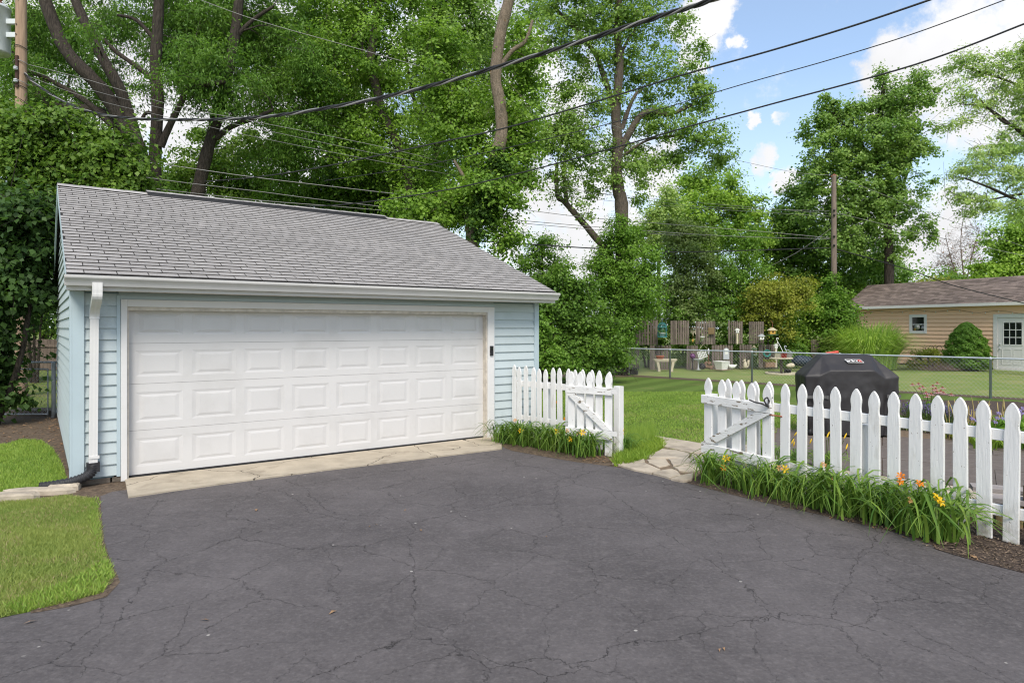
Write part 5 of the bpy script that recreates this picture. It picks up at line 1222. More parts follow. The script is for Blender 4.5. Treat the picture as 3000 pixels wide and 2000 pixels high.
pts = [Vector((.2 + i * .26, -.06, SE - .20 - .05 * math.sin(i * .9) - (.0 if i < 16 else .012 * (i - 16)))) for i in range(36)]
MB().tube(pts, .006, 4, False).ob('cord', M['cable'], stl)
for i, q in enumerate(pts):
    if i % 2 == 0: MB().lathe(sphere_prof(.022, -.035, 4, 1.5), 6, T(*q)).ob('bulb', M['wpot'], stl)
ln = thing('rusty_lantern', 'rusty lantern with a glass base hanging at the left end of the shed', 'lantern', at(2506, 944, 32.5))
MB().bev(-.10, .12, -.08, .08, .12, .32, .02).ob('hood', M['rust'], ln); MB().lathe([(.07, 0), (.08, .118)], 8).ob('glass', M['gpot'], ln); MB().tube([(0, 0, .32), (.02, .1, .42), (.02, .32, .44)], .012, 5).ob('hook', M['rust'], ln)
tr = thing('wire_trellis', 'two thin wire hoops standing behind the yellow green shrub', 'trellis', at(2740, 1078, 28.2))
for x in (-.17, .17): MB().tube(smooth_path([(x - .15, 0, 0), (x - .14, 0, .75), (x, 0, .95), (x + .14, 0, .75), (x + .15, 0, 0)], 5), .010, 5).ob('hoop', M['bpot'], tr)
br = MB()
for i in range(110):
    a = rnd.uniform(0, 6.28); l_ = rnd.uniform(.3, .9); q = Vector((rnd.uniform(-.6, .6), rnd.uniform(-.3, .2), .02)); br.tube([q, q + Vector((math.cos(a) * l_, math.sin(a) * l_ * .5, rnd.uniform(.02, .35)))], [.012, .004], 4, False)
tag(br.ob('brush_pile', M['twig'], None, T(*at(2765, gy(26.9), 26.9))), 'grey pile of dead twigs at the foot of the rounded spruce', 'brush pile')

# ------------------------------------------------------------------ utility poles and overhead lines
YP = 17.0
pl = thing('utility_pole', 'brown utility pole rising behind the bright foliage with a transformer beside it', 'utility pole', at(62, gy(YP), YP))
MB().tube([(0, 0, 0), (0, 0, 6), (0, 0, 13)], [.142, .132, .118], 14).ob('shaft', M['pole'], pl)
zz = lambda py: CH - (py - HY) / FP * YP
br_ = MB().box(-.035, .035, -.17, -.128, zz(262), zz(170)).ob('bracket', M['rustdk'], pl)
for py in (206, 242): MB().lathe([(.022, 0), (.05, .02), (.05, .045), (.03, .05), (.05, .055), (.05, .08), (.022, .1)], 12, T(0, -.19, zz(py + 8))).ob('insulator', M['gpot'], pl)
for py, r_ in ((142, .15), (185, .16), (245, .17), (258, .155)):
    MB().tube([(r_ * math.cos(a), r_ * math.sin(a) , zz(py) - .03 * math.cos(a * 2)) for a in [i * math.pi / 10 for i in range(21)]], .010, 5, False).ob('tie_wire', M['alu'] if py in (185, 245) else M['cable'], pl)
for px, py in ((64, 5), (59, 78), (58, 107)): MB().lathe([(.016, 0), (.016, .012)], 8, T((px - 62) / FP * YP, -.129, zz(py)) @ RX(R(90))).ob('knot', M['dark'], pl)
tf_ = thing('pole_transformer', 'pale grey can transformer bracketed to the brown utility pole', 'transformer', at(-19, 152, YP))
rr_ = .36; hz = (152 - 27) / FP * YP
MB().lathe([(rr_ * .97, -.03), (rr_, 0), (rr_, hz), (rr_ * 1.03, hz), (rr_ * 1.03, hz + .04), (rr_ * .7, hz + .15), (.001, hz + .2)], 28).ob('tank', M['can'], tf_)
MB().lathe([(.07, 0), (.10, .04), (.06, .06), (.10, .10), (.06, .12), (.09, .16), (.04, .18), (.05, .24), (.001, .26)], 12, T(.20, -.12, hz + .08)).ob('bushing', M['rust'], tf_)
for py in (66, 105): MB().box(rr_ - .02, .60, -.05, .05, -(py + 6 - 152) / FP * YP, -(py - 8 - 152) / FP * YP).ob('bracket', M['can'], tf_)
for px, py in ((14, 48), (14, 60), (24, 127)): MB().lathe([(.022, 0), (.018, .03)], 8, T(rr_ * .80, -rr_ * .60, -(py - 152) / FP * YP) @ RZ(.9) @ RX(R(90))).ob('bolt', M['bpot'], tf_)
YR = 30.0
pr_ = thing('utility_pole', 'grey weathered utility pole in front of the bushy poplar', 'utility pole', at(2443, gy(YR), YR))
MB().tube([(0, 0, 0), (0, 0, 5), (0, 0, zz(0) * 0 + CH + (HY - 514) / FP * YR)], [.135, .12, .10], 12).ob('shaft', M['polegrey'], pr_)
zr = lambda py: CH - (py - HY) / FP * YR
MB().tube([(-.13, 0, zr(514) - .06), (0, -.02, zr(514) + .04), (.13, 0, zr(514) - .02)], .03, 6).ob('cap', M['rust'], pr_)
for py in (620, 634, 696, 722): MB().lathe([(.02, 0), (.05, .02), (.05, .06), (.02, .08)], 8, T(-.05, -.14, zr(py))).ob('insulator', M['bpot'], pr_)
def cable(label, pts, r_, mt, n=6, k=8, name='overhead_wire', cat='overhead wire'):
    P = smooth_path([at(*p) for p in pts], k)
    return tag(MB().tube(P, r_, n, False).ob(name, mt), label, cat)
# twisted service drop
P = smooth_path([at(*p) for p in ((70, 212, 17.0), (110, 250, 16.5), (200, 305, 15.8), (300, 336, 15.0), (400, 348, 14.3), (520, 351, 13.6), (640, 350, 12.9), (760, 344, 12.2), (900, 326, 11.5), (1110, 288, 10.6), (1276, 248, 9.9), (1500, 184, 9.1), (1720, 116, 8.4), (1915, 54, 7.9), (2100, -4, 7.4), (2400, -110, 6.8))], 22)
tp = thing('service_cable', 'thick twisted service cable sweeping from the left pole across the trees', 'overhead cable', P[0])
for s_ in range(3):
    Q = []
    for i, p in enumerate(P):
        t_ = (P[min(i + 1, len(P) - 1)] - P[max(i - 1, 0)]).normalized(); a = t_.cross(Vector((0, 0, 1))).normalized(); b_ = a.cross(t_)
        ph = i * .36 + s_ * 2.094; q = .017
        Q.append(p - P[0] + a * math.cos(ph) * q + b_ * math.sin(ph) * q)
    MB().tube(Q, .0155 if s_ else .0125, 7, False).ob('strand', M['cable'] if s_ else M['alu'], tp)
cable('black double cable running from the top right corner down to the garage ridge, uppermost', [(2740, -5, 9), (2500, 76, 9.6), (2250, 151, 10.3), (2000, 220, 11), (1811, 278, 11.6), (1500, 370, 12.7), (1276, 420, 13.6), (950, 488, 15), (760, 518, 16), (600, 532, 17)], .014, M['cable'])
cable('thin dark wire between the two black cables over the blue sky', [(2950, -2, 9.5), (2680, 98, 10), (2430, 176, 10.6), (2160, 252, 11.3), (1811, 356, 12.4), (1500, 430, 13.6), (1200, 492, 15), (950, 530, 16.3)], .008, M['cable'])
cable('black cable crossing the large white cloud above the poplar', [(3010, 67, 9), (2680, 190, 9.9), (2250, 308, 11), (2000, 376, 11.7), (1811, 430, 12.4), (1500, 513, 13.7), (1276, 562, 14.8), (1000, 600, 16.2), (800, 606, 17.3)], .013, M['cable'])
cable('pale bare wire strung between the trees to the grey pole', [(250, 452, 18.5), (516, 487, 19.5), (750, 520, 20.4), (1090, 560, 21.8), (1400, 596, 23.2), (1700, 635, 24.6), (2000, 660, 27), (2250, 680, 28.6), (2430, 697, 30)], .011, M['alu'])
cable('dark line just under the pale wire above the garage ridge', [(300, 500, 18.5), (516, 532, 19.3), (750, 560, 20.2), (1000, 592, 21.2), (1400, 634, 23), (1714, 662, 24.6), (2100, 690, 27.4), (2430, 700, 30)], .011, M['thinwire'])
cable('lowest grey line skimming the garage ridge towards the shrubs', [(340, 540, 18.5), (750, 586, 20.2), (1000, 606, 21.2), (1400, 642, 23), (1714, 670, 24.5), (2000, 690, 27)], .011, M['thinwire'])
cable('thick black cable dipping behind the big shrub right of the garage', [(1360, 703, 22), (1500, 712, 22.8), (1714, 726, 24), (1950, 738, 26.5), (2180, 734, 28.5), (2430, 726, 30)], .022, M['cable'])
cable('thin far wire slanting from the top left down behind the spotted trunk', [(560, -10, 19), (760, 62, 19.5), (1080, 152, 20.3), (1500, 272, 21.5), (1700, 335, 23), (1960, 420, 26), (2300, 500, 29), (2440, 514, 30)], .008, M['alu'])
cable('highest of three thin wires fanning out from the left pole', [(85, 190, 17), (243, 230, 17.6), (520, 312, 18.6), (750, 357, 19.5), (1130, 433, 21), (1500, 520, 23), (2000, 600, 27), (2430, 618, 30)], .0065, M['alu'])
cable('middle of three thin wires fanning out from the left pole', [(85, 205, 17), (263, 263, 17.6), (520, 328, 18.6), (777, 382, 19.5), (1196, 469, 21.2), (1700, 560, 25), (2430, 626, 30)], .0065, M['thinwire'])
cable('lowest of three thin wires fanning out from the left pole', [(85, 225, 17), (270, 290, 17.6), (520, 350, 18.5), (790, 410, 19.5), (1330, 513, 21.6), (1800, 590, 25.6), (2430, 634, 30)], .0065, M['thinwire'])
cable('heavy black line falling from the grey pole towards the shed', [(2444, 728, 30), (2560, 760, 29), (2680, 796, 28), (2800, 838, 27.5), (3050, 900, 26)], .022, M['cable'])
cable('thin grey line from the grey pole passing over the shed roof', [(2444, 622, 30), (2600, 660, 29), (2740, 693, 28), (3050, 760, 26)], .010, M['thinwire'])
cable('thin line right of the poplar running from the pole top to the right edge', [(2444, 514, 30), (2600, 575, 29), (2700, 616, 28), (3050, 740, 25)], .008, M['thinwire'])
cable('sagging tie line in the shade left of the grey pole', [(2210, 800, 31), (2330, 742, 30.5), (2436, 668, 30)], .009, M['thinwire'])
# ------------------------------------------------------------------ trees, shrubs
def leafV(P, size, asp, up=.7, out=None, drop=.25, g=nrg, fold=.14):
    n = len(P); r = unit(g.normal(0, 1, (n, 3)))
    nn = r * .75; nn[:, 2] += up
    if out is not None: nn = nn + out * .55
    nn = unit(nn)
    a = g.normal(0, 1, (n, 3)); a[:, 2] -= drop * 2
    if out is not None: a = a + out * .5
    a = unit(a - nn * np.sum(a * nn, 1, keepdims=True)); b = np.cross(nn, a)
    s = (size * g.uniform(.65, 1.3, n))[:, None]
    v0 = P - a * s * .5; v2 = P + a * s * .5; sh = a * s * -.06
    v1 = P + sh + b * s * asp * .5 + nn * s * fold; v3 = P + sh - b * s * asp * .5 + nn * s * fold
    return np.stack([v0, v1, v2, v3], 1).reshape(-1, 3)
def tree(name, label, cat, Y, trunks, blobs, lm, bark='bark', leaf=.10, n=12000, K=90, clump=.55, asp=.75, seed=1, drop=.25, dsc=.9, flat=.62, group=None, shell=.45, minz=.8, br=1.0, nsk=None, up=.7, leaves_name='crown', twigs=2):
    g = np.random.default_rng(seed); r_ = random.Random(seed); n = int(n * 1.66); leaf *= .80; K = int(K * (1.7 if br > 0 else 1.2))
    base = Vector((*((Vector(at(trunks[0][0][0][0], gy(Y), Y)))).to_2d(), 0)) if trunks else Vector((*at(blobs[0][0], gy(Y), Y).to_2d(), 0))
    t_ = thing(name, label, cat, base, 0, group)
    mb = MB(); sk = []
    for pts, r0, r1 in trunks:
        P = smooth_path([at(p[0], p[1], Y + (p[2] if len(p) > 2 else 0)) for p in pts], 5); m = len(P)
        rad = [r0 + (r1 - r0) * (i / (m - 1)) for i in range(m)]
        rad = [q * r_.uniform(.93, 1.07) for q in rad]
        mb.tube([p - base for p in P], rad, 10)
        for i in range(m):
            if P[i].z > minz: sk.append((P[i], rad[i]))
    if not sk: sk.append((base + Vector((0, 0, .3)), .05))
    ar = [b[2] * b[3] * (b[5] if len(b) > 5 else 1) for b in blobs]; tot = sum(ar); cs = []
    for b, a in zip(blobs, ar):
        k = max(1, int(round(K * a / tot))); Yb = Y + (b[4] if len(b) > 4 else 0); m_ = Yb / FP
        c = at(b[0], b[1], Yb)
        for _ in range(k):
            d = g.normal(0, 1, 3); d /= np.linalg.norm(d); q = g.uniform() ** shell
            cs.append((c + Vector((d[0] * q * b[2] * m_, d[1] * q * min(max(b[2], b[3]), 1.4 * min(b[2], b[3])) * m_ * dsc, d[2] * q * b[3] * m_)), c))
    S0 = [s[0] for s in sk]
    cs.sort(key=lambda c: min((c[0] - s).length for s in S0[::3] or S0))
    nper = max(1, int(n / len(cs))); LP = []; LO = []
    for c, cc in cs:
        best = min(sk, key=lambda s: (c - s[0]).length * (1.0 if s[0].z < c.z + .2 else 1.7))
        p, pr = best; L = (c - p).length
        mid = p.lerp(c, .5) + Vector((r_.uniform(-.1, .1), r_.uniform(-.1, .1), .12)) * L * .8
        q = [p, p.lerp(mid, .55) + Vector((r_.uniform(-.04, .04), 0, .02)) * L, mid, c]
        q = smooth_path(q, 2); rr0 = min(pr * .6, (.012 + .013 * L) * br)
        if br > 0: mb.tube([x - base for x in q], [rr0 + (.006 - rr0) * i / (len(q) - 1) for i in range(len(q))], 5, False)
        sk += [(q[len(q) // 2], rr0 * .6), (q[-2], rr0 * .4)]
        cr = clump * g.uniform(.5, 1.3)
        ax = np.array(c - p); ax[2] *= .4; ax = ax / max(np.linalg.norm(ax), 1e-6) * .6 + g.normal(0, .6, 3) * [1, 1, .5]; ax = ax / max(np.linalg.norm(ax), 1e-6)
        for _ in range(twigs if br > 0 else 0):
            e = c + Vector(tuple(g.normal(0, 1, 3))) * cr * .8; mb.tube([c - base, c.lerp(e, .5) + Vector((0, 0, .05)) - base, e - base], [.009, .006, .003], 3, False)
        m = max(3, int(nper * g.uniform(.6, 1.4)))
        d = g.normal(0, 1, (m, 3)); d = unit(d) * (g.uniform(0, 1, (m, 1)) ** .42) * cr; d = d * .78 + ax[None] * (d @ ax)[:, None] * .85; d[:, 2] *= flat; d += g.normal(0, .22, (m, 3)) * cr * (g.uniform(0, 1, (m, 1)) < .3) * 2.2; d[:, 2] -= drop * .4 * (d[:, 0] ** 2 + d[:, 1] ** 2) / max(cr, .01)
        LP.append(np.array(c)[None] + d); oc = unit(np.array(c - cc)[None] + 1e-6); LO.append(unit(d + oc * cr * .5))
    if mb.v: mb.ob('trunk', M[bark] if bark in M else M['bark'], t_)
    P = np.concatenate(LP); O_ = np.concatenate(LO); k = P[:, 2] > .03; P, O_ = P[k], O_[k]
    V = leafV(P, leaf, asp, up, O_, drop, g) - np.array(base)[None]
    ob(leaves_name, qmesh(leaves_name, V, 4), G[lm] if isinstance(lm, str) else lm, t_)
    return t_
def tk(Y, *pts): return [(pts[0][0], gy(Y))] + list(pts)
def shrub(label, blobs, Y, lm, n, K, leaf=.08, clump=.35, seed=1, name='shrub', cat='shrub', **kw):
    x0 = blobs[0][0]
    st_ = [([(x0 + dx, gy(Y)), (x0 + dx * 2, (gy(Y) + blobs[0][1]) / 2), (x0 + dx * 4, blobs[0][1])], .05, .02) for dx in (-8, 0, 9)]
    return tree(name, label, cat, Y, kw.pop('trunks', st_), blobs, lm, kw.pop('bark', 'bark'), leaf, n, K, clump, seed=seed, minz=.25, **kw)

# honey locusts behind the garage, dark feathery leaves
LK = dict(leaf=.17, asp=.30, drop=.8, flat=.5, up=.5)
tree('locust_tree', 'leaning locust with two dark trunks spreading left above the garage', 'tree', 20,
     [(tk(20, (412, 640), (415, 480), (372, 375), (292, 255), (195, 150), (135, 10), (110, -90)), .27, .15), ([(414, 500), (408, 440), (375, 330), (345, 250), (290, 150), (222, 5), (195, -90)], .19, .12), ([(330, 370), (255, 300), (150, 237), (60, 200)], .10, .05), ([(395, 430), (300, 330, .5), (150, 310, 1), (90, 250, 1.4), (40, 160, 2)], .15, .12)],
     [(200, 215, 180, 120, 3.5, .5), (100, 90, 130, 110, 2, .7), (60, 300, 100, 80, 1, .8), (330, 80, 110, 80, 3, .45), (380, 250, 100, 80, 3.5, .2), (230, 330, 120, 50, 3, .4), (250, -70, 260, 60, 1, .5), (60, 180, 70, 60, -.5, .6), (270, 90, 60, 40, -1.5, .3)], 'locust', 'bark', n=17000, K=130, clump=.6, seed=3, **LK)
tree('locust_tree', 'upright locust with a straight dark trunk in the middle of the left group', 'tree', 21,
     [(tk(21, (452, 640), (455, 450), (462, 300), (456, 200), (461, 100), (466, 0), (468, -90)), .20, .15), ([(470, 430), (485, 395), (512, 338), (536, 290), (541, 262), (600, 250), (660, 240)], .12, .06), ([(458, 240), (400, 195), (340, 152), (306, 116)], .09, .05), ([(456, 120), (400, 60), (345, 45)], .07, .04), ([(462, 340), (430, 330), (415, 352)], .06, .05)],
     [(540, 150, 110, 120, 1.5), (580, 215, 110, 70, .5), (490, 40, 150, 80, 2.5, .7), (600, 80, 120, 110, 1.5), (440, 525, 110, 50, 2.5), (500, -70, 200, 60, 1.5, .5), (640, 290, 90, 60, .5, .8), (500, 240, 60, 50, -1, .4), (520, 130, 50, 40, -1, .4)], 'locust', 'bark', n=20000, K=115, clump=.6, seed=4, **LK)
tree('locust_tree', 'locust with a leaning trunk and a low right hand fork above the roof ridge', 'tree', 22,
     [(tk(22, (575, 640), (582, 555), (606, 450), (640, 330), (662, 240), (686, 120), (700, 0), (706, -90)), .23, .14), ([(632, 405), (680, 370), (750, 345), (800, 322)], .11, .05), ([(690, 110), (740, 60), (800, 20)], .08, .05)],
     [(740, 150, 140, 140, 2.5, .7), (800, 260, 110, 120, 1.5), (760, 60, 180, 100, 2), (850, 380, 110, 110, 1), (900, 200, 90, 120, .5), (740, 240, 60, 60, -1, .35), (800, 480, 130, 60, 2, .8), (760, -70, 220, 60, 1, .6), (690, 180, 40, 60, -1.2, .3)], 'locust', 'bark', n=24000, K=135, clump=.6, seed=5, **LK)
# maples and other wood behind the garage
MK = dict(leaf=.13, asp=.85, drop=.3)
tree('maple_tree', 'maple with a crooked slender trunk in the dense green middle', 'tree', 24,
     [(tk(24, (1206, 620), (1203, 545), (1190, 480), (1165, 420), (1118, 322), (1106, 270), (1086, 190), (1096, 100), (1108, 0), (1112, -80)), .19, .13), ([(1086, 190), (1068, 195), (1060, 170), (1066, 60)], .07, .04)],
     [(1090, 150, 150, 150), (960, 200, 110, 140), (1150, 400, 120, 110), (1010, 400, 130, 110), (1240, 480, 110, 110), (1120, -40, 200, 80), (1010, 40, 120, 90)], 'maple', 'barkgrey', n=27000, K=140, clump=.6, seed=6, **MK)
tree('maple_tree', 'tan barked maple with orange lichen and ivy on its tall bare trunk', 'tree', 20,
     [(tk(20, (1384, 700), (1396, 570), (1440, 490), (1462, 430), (1470, 375), (1464, 300), (1452, 225), (1466, 100), (1491, 0), (1502, -80)), .22, .16), ([(1463, 200), (1500, 150), (1540, 120), (1560, 60)], .08, .04), ([(1395, 575), (1360, 520), (1330, 470)], .07, .04)],
     [(1440, 560, 90, 120), (1350, 330, 90, 120, 1.6), (1395, 450, 90, 60, 1.2), (1545, 140, 60, 110, 1), (1520, 330, 70, 130, 1), (1540, 470, 70, 90, 1), (1330, 600, 120, 60, .6), (1240, 600, 110, 60, 0), (1480, 690, 40, 60, 0), (1300, 180, 80, 110, 1.4)], 'maple', 'barktan', n=26000, K=130, clump=.5, seed=7, **MK)
tree('silver_maple', 'tall silver maple against the sky with a broken limb and an arching branch', 'tree', 25,
     [(tk(25, (1822, 640), (1812, 560), (1806, 500), (1810, 420), (1804, 340), (1810, 260), (1816, 180), (1808, 100), (1812, 20), (1814, -60)), .26, .10),
      ([(1802, 330), (1785, 270), (1762, 205), (1745, 160), (1700, 100), (1640, 40), (1615, 10)], .12, .06), ([(1815, 440), (1850, 380), (1875, 342), (1908, 326), (1938, 334), (1980, 330), (2040, 300)], .15, .05), ([(1822, 378), (1838, 330), (1852, 296), (1868, 268)], .09, .06),
      ([(1822, 900), (1790, 760), (1738, 688), (1690, 632), (1652, 590), (1634, 576), (1630, 520), (1632, 480)], .15, .06), ([(1660, 600), (1655, 540), (1650, 500), (1655, 470)], .09, .04), ([(1820, 160), (1838, 120), (1860, 90)], .06, .04), ([(1826, 455), (1900, 410), (1990, 400), (2060, 420)], .05, .03)],
     [(1790, 40, 150, 80), (1930, 50, 110, 80), (1660, 40, 110, 90), (1760, 170, 90, 60, 0, .7), (1640, 210, 90, 70, 0, .7), (1970, 220, 85, 75), (1870, 260, 60, 60, 1, .7), (2040, 300, 70, 70), (1960, 370, 90, 60), (2070, 420, 90, 70), (2120, 470, 50, 60, 0, .6),
      (1660, 340, 100, 70), (1610, 420, 90, 70), (1720, 430, 110, 70), (1760, 510, 70, 70), (1640, 540, 80, 60, 0, .6), (1890, 500, 70, 50, 0, .7), (1920, 450, 80, 50, 0, .8), (1860, 590, 40, 40, 0, .5), (1800, -40, 240, 60), (1690, 620, 40, 50, 0, .6), (2030, 150, 45, 45, 0, .6), (1830, 330, 50, 60, 1.5, .5), (1815, 430, 70, 60, 1), (1845, 200, 80, 60, .8), (1740, 290, 90, 60), (1910, 310, 60, 50, .8), (1700, 120, 80, 60), (1990, 440, 70, 50)],
     'silver', 'barkgrey', n=32000, K=230, clump=.46, seed=8, leaf=.125, asp=.8, drop=.3, flat=.6)
# further wood filling in behind
for i, (lb, Y, x, bl, lm, n, K) in enumerate([
    ('broad bright maple deep in the wood behind the crooked trunk', 29, 960, [(930, 120, 200, 170), (1010, 330, 190, 120), (860, 430, 150, 120), (1000, 540, 180, 70)], 'redbud', 19000, 95),
    ('light green tree filling the wood left of the lichen covered trunk', 28, 1270, [(1290, 120, 130, 160), (1300, 330, 130, 130), (1230, 520, 160, 80), (1380, 70, 90, 100), (1300, -50, 200, 70)], 'silver', 17000, 110),
    ('dark leaved tree behind the locusts above the ridge vent', 30, 640, [(640, 470, 190, 110), (520, 540, 130, 60), (760, 560, 170, 70), (700, 120, 200, 160, 0, .6)], 'redbud', 17000, 80),
    ('shady tree at the back of the wood under the crooked maple', 27, 1120, [(1110, 560, 190, 80), (1180, 640, 160, 60), (920, 590, 160, 60), (1100, 440, 130, 80, 0, .6)], 'mapleD', 15000, 80),
    ('tall tree closing the wood behind the transformer pole', 31, 130, [(90, 180, 170, 190), (200, 60, 190, 110), (330, 330, 130, 90, 0, .4), (50, 420, 160, 110), (300, 450, 150, 70)], 'silver', 12000, 80),
    ('slim tree with upright branches between lichen trunk and light green tree', 32, 1268, [(1262, 60, 60, 120), (1265, 250, 60, 130), (1420, 180, 80, 130), (1400, 300, 60, 80), (1540, 30, 60, 110, 0, .6), (1560, 300, 50, 170, 0, .6)], 'silver', 12000, 90)]):
    tr_ = [(tk(Y, (x, 620), (x + 8, 420), (x - 4, 200), (x + 4, 0), (x + 4, -80)), .2, .08), ([(x + 6, 470), (x + 60, 300), (x + 90, 120)], .09, .04), ([(x, 430), (x - 60, 280), (x - 90, 90)], .09, .04)]
    if i in (2, 3): tr_ = [(tk(Y, (x, 640), (x + 5, 520)), .2, .12)]
    tree('forest_tree', lb, 'tree', Y, tr_, bl, lm, 'bark', n=n, K=int(K * 1.3), clump=.65, seed=20 + i, leaf=.17, asp=.8, drop=.35, group='trees in the wood behind the garage')
tree('ivy', 'dark ivy wrapped round the lichen covered maple trunk', 'ivy', 19.7, [], [(1440, 520, 26, 60), (1425, 590, 30, 70), (1462, 470, 22, 40), (1400, 640, 25, 60)], 'ivy', n=4200, K=50, clump=.3, seed=31, leaf=.10, asp=.9, br=0, leaves_name='leaves')
# left edge
tree('redbud_tree', 'bright green redbud hung with pods in front of the brown utility pole', 'tree', 15.3, [(tk(15.3, (-60, 900), (-20, 640), (60, 500)), .16, .07), ([(-30, 680), (120, 560), (260, 480)], .08, .03), ([(-20, 600), (150, 480), (300, 420)], .06, .03)],
     [(60, 370, 110, 75), (180, 370, 130, 55), (60, 470, 130, 80), (230, 450, 150, 65), (350, 430, 75, 55), (350, 510, 100, 45), (150, 540, 170, 60), (20, 590, 90, 60), (300, 560, 130, 40), (400, 540, 50, 40, .5, .8)], 'redbud', 'bark', n=15000, K=120, clump=.48, seed=33, leaf=.125, asp=.9, drop=.9, flat=.45)
pd = nrg.uniform(0, 1, (420, 3)); pts = np.stack([20 + pd[:, 0] * 380, 350 + pd[:, 1] * 190, 14.4 + pd[:, 2] * 1.2], 1)
Pw = np.stack([(pts[:, 0] - CX) / FP * pts[:, 2], pts[:, 2], CH - (pts[:, 1] - HY) / FP * pts[:, 2]], 1)
V = np.stack([Pw, Pw + [.012, 0, -.05], Pw + [0, 0, -.13], Pw + [-.012, 0, -.05]], 1).reshape(-1, 3)
tree('maple_shrub', 'very dark broad leaved maple shrub left of the garage wall', 'shrub', 12.0, [(tk(12.0, (-20, 900), (10, 700)), .07, .03), ([(-10, gy(12)), (60, 1050), (90, 860), (100, 720)], .06, .03)],
     [(50, 640, 110, 70), (90, 720, 75, 70), (20, 780, 100, 80), (70, 830, 65, 55), (0, 910, 55, 70), (-10, 1010, 50, 80), (-15, 1120, 45, 100), (115, 620, 60, 50), (40, 880, 50, 40, .3, .6), (-40, 700, 70, 200)], 'darkshrub', 'bark', n=11000, K=95, clump=.40, seed=34, leaf=.145, asp=.8, drop=.8, flat=.45)
shrub('dark hedge shrub closing the gap above the far board fence', [(100, 820, 120, 130), (40, 900, 90, 110), (150, 700, 90, 90), (-40, 1000, 120, 140)], 21, 'darkshrub', 9000, 60, .14, .5, 35)
shrub('bright sunlit bush seen through the gap over the far board fence', [(125, 950, 50, 40), (170, 960, 40, 40), (60, 950, 60, 50)], 30, 'redbud', 2500, 25, .16, .45, 36)
# right of the garage
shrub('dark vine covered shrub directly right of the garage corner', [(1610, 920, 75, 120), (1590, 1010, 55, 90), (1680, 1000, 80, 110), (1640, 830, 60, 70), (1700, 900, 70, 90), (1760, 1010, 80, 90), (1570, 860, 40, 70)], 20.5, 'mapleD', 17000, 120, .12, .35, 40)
shrub('pale green sapling leaves at the foot of the dark vine shrub', [(1605, 1030, 45, 60), (1590, 960, 30, 50), (1650, 1060, 50, 30)], 18.5, 'bush', 3500, 40, .10, .22, 41)
tree('small_tree', 'small distant tree against the pale sky right of the garage roof', 'tree', 36, [(tk(36, (1590, 820), (1588, 740)), .1, .04)], [(1595, 725, 55, 30), (1560, 770, 50, 35), (1630, 780, 45, 40), (1590, 830, 70, 40)], 'bush', 'bark', n=5000, K=45, clump=.5, seed=42, leaf=.16)
shrub('large rounded bush towering beside the birdcage and stone bench', [(1830, 760, 100, 100), (1800, 860, 110, 100), (1860, 840, 80, 90), (1770, 960, 90, 80), (1830, 930, 70, 50), (1770, 800, 60, 80), (1830, 680, 60, 50), (1760, 1040, 80, 50), (1900, 760, 50, 70), (1810, 1030, 50, 50)], 24.6, 'bush', 30000, 190, .105, .40, 43)
shrub('grey green bush above the brown plaque pallet', [(2010, 740, 80, 90), (1980, 850, 70, 80), (2060, 840, 70, 80), (2000, 680, 60, 50), (2040, 920, 60, 40, -1.2, .4), (1990, 930, 50, 50, 1)], 29.5, 'greybush', 15000, 100, .13, .45, 44)
shrub('dense mid green bush over the right hand upper pallets', [(2140, 780, 80, 90), (2110, 880, 80, 60), (2190, 880, 70, 70), (2170, 700, 60, 70), (2230, 840, 50, 70), (2150, 940, 90, 40, .8)], 30, 'bush', 15000, 100, .13, .45, 45)
shrub('yellow green shrub hanging over the tan bird feeder', [(2250, 850, 75, 55), (2300, 890, 65, 65), (2220, 890, 60, 60), (2270, 960, 50, 50), (2340, 860, 50, 50)], 28.6, 'yellow', 10000, 80, .11, .38, 46, drop=.5)
shrub('fresh green spreading shrub left of the tall ornamental grass', [(2370, 900, 80, 55), (2420, 950, 70, 55), (2340, 970, 70, 60), (2440, 890, 60, 45), (2370, 1030, 70, 40), (2310, 1010, 50, 50)], 30.5, 'fresh', 13000, 90, .13, .42, 47, drop=.5)
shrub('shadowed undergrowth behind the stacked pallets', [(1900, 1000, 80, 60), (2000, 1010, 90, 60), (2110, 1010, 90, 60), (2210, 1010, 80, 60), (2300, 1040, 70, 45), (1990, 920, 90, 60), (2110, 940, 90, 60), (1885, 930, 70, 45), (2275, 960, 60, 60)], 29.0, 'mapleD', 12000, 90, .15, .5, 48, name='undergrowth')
tree('round_tree', 'round topped dark green tree behind the grey bush', 'tree', 36, [(tk(36, (2085, 760), (2085, 620)), .2, .1)], [(2080, 570, 120, 75), (2000, 640, 90, 80), (2160, 640, 90, 80), (2080, 680, 130, 70), (2050, 520, 60, 40), (2210, 700, 50, 60)], 'fresh', 'bark', n=19000, K=110, clump=.6, seed=49, leaf=.17)
tree('pale_tree', 'pale leaved small tree left of the round topped tree', 'tree', 33, [(tk(33, (1930, 780), (1935, 660)), .12, .05)], [(1930, 630, 50, 55), (1900, 690, 60, 50), (1970, 690, 40, 50), (1960, 580, 25, 40)], 'ash', 'bark', n=6500, K=55, clump=.5, seed=50, leaf=.15)
tree('dark_tree', 'shadowy tree immediately left of the grey utility pole', 'tree', 37, [(tk(37, (2320, 800), (2320, 640)), .2, .1)], [(2300, 620, 60, 70), (2350, 680, 90, 90), (2280, 730, 80, 80), (2400, 760, 110, 90), (2330, 830, 130, 60), (2350, 560, 50, 40)], 'mapleD', 'bark', n=17000, K=90, clump=.7, seed=51, leaf=.19)
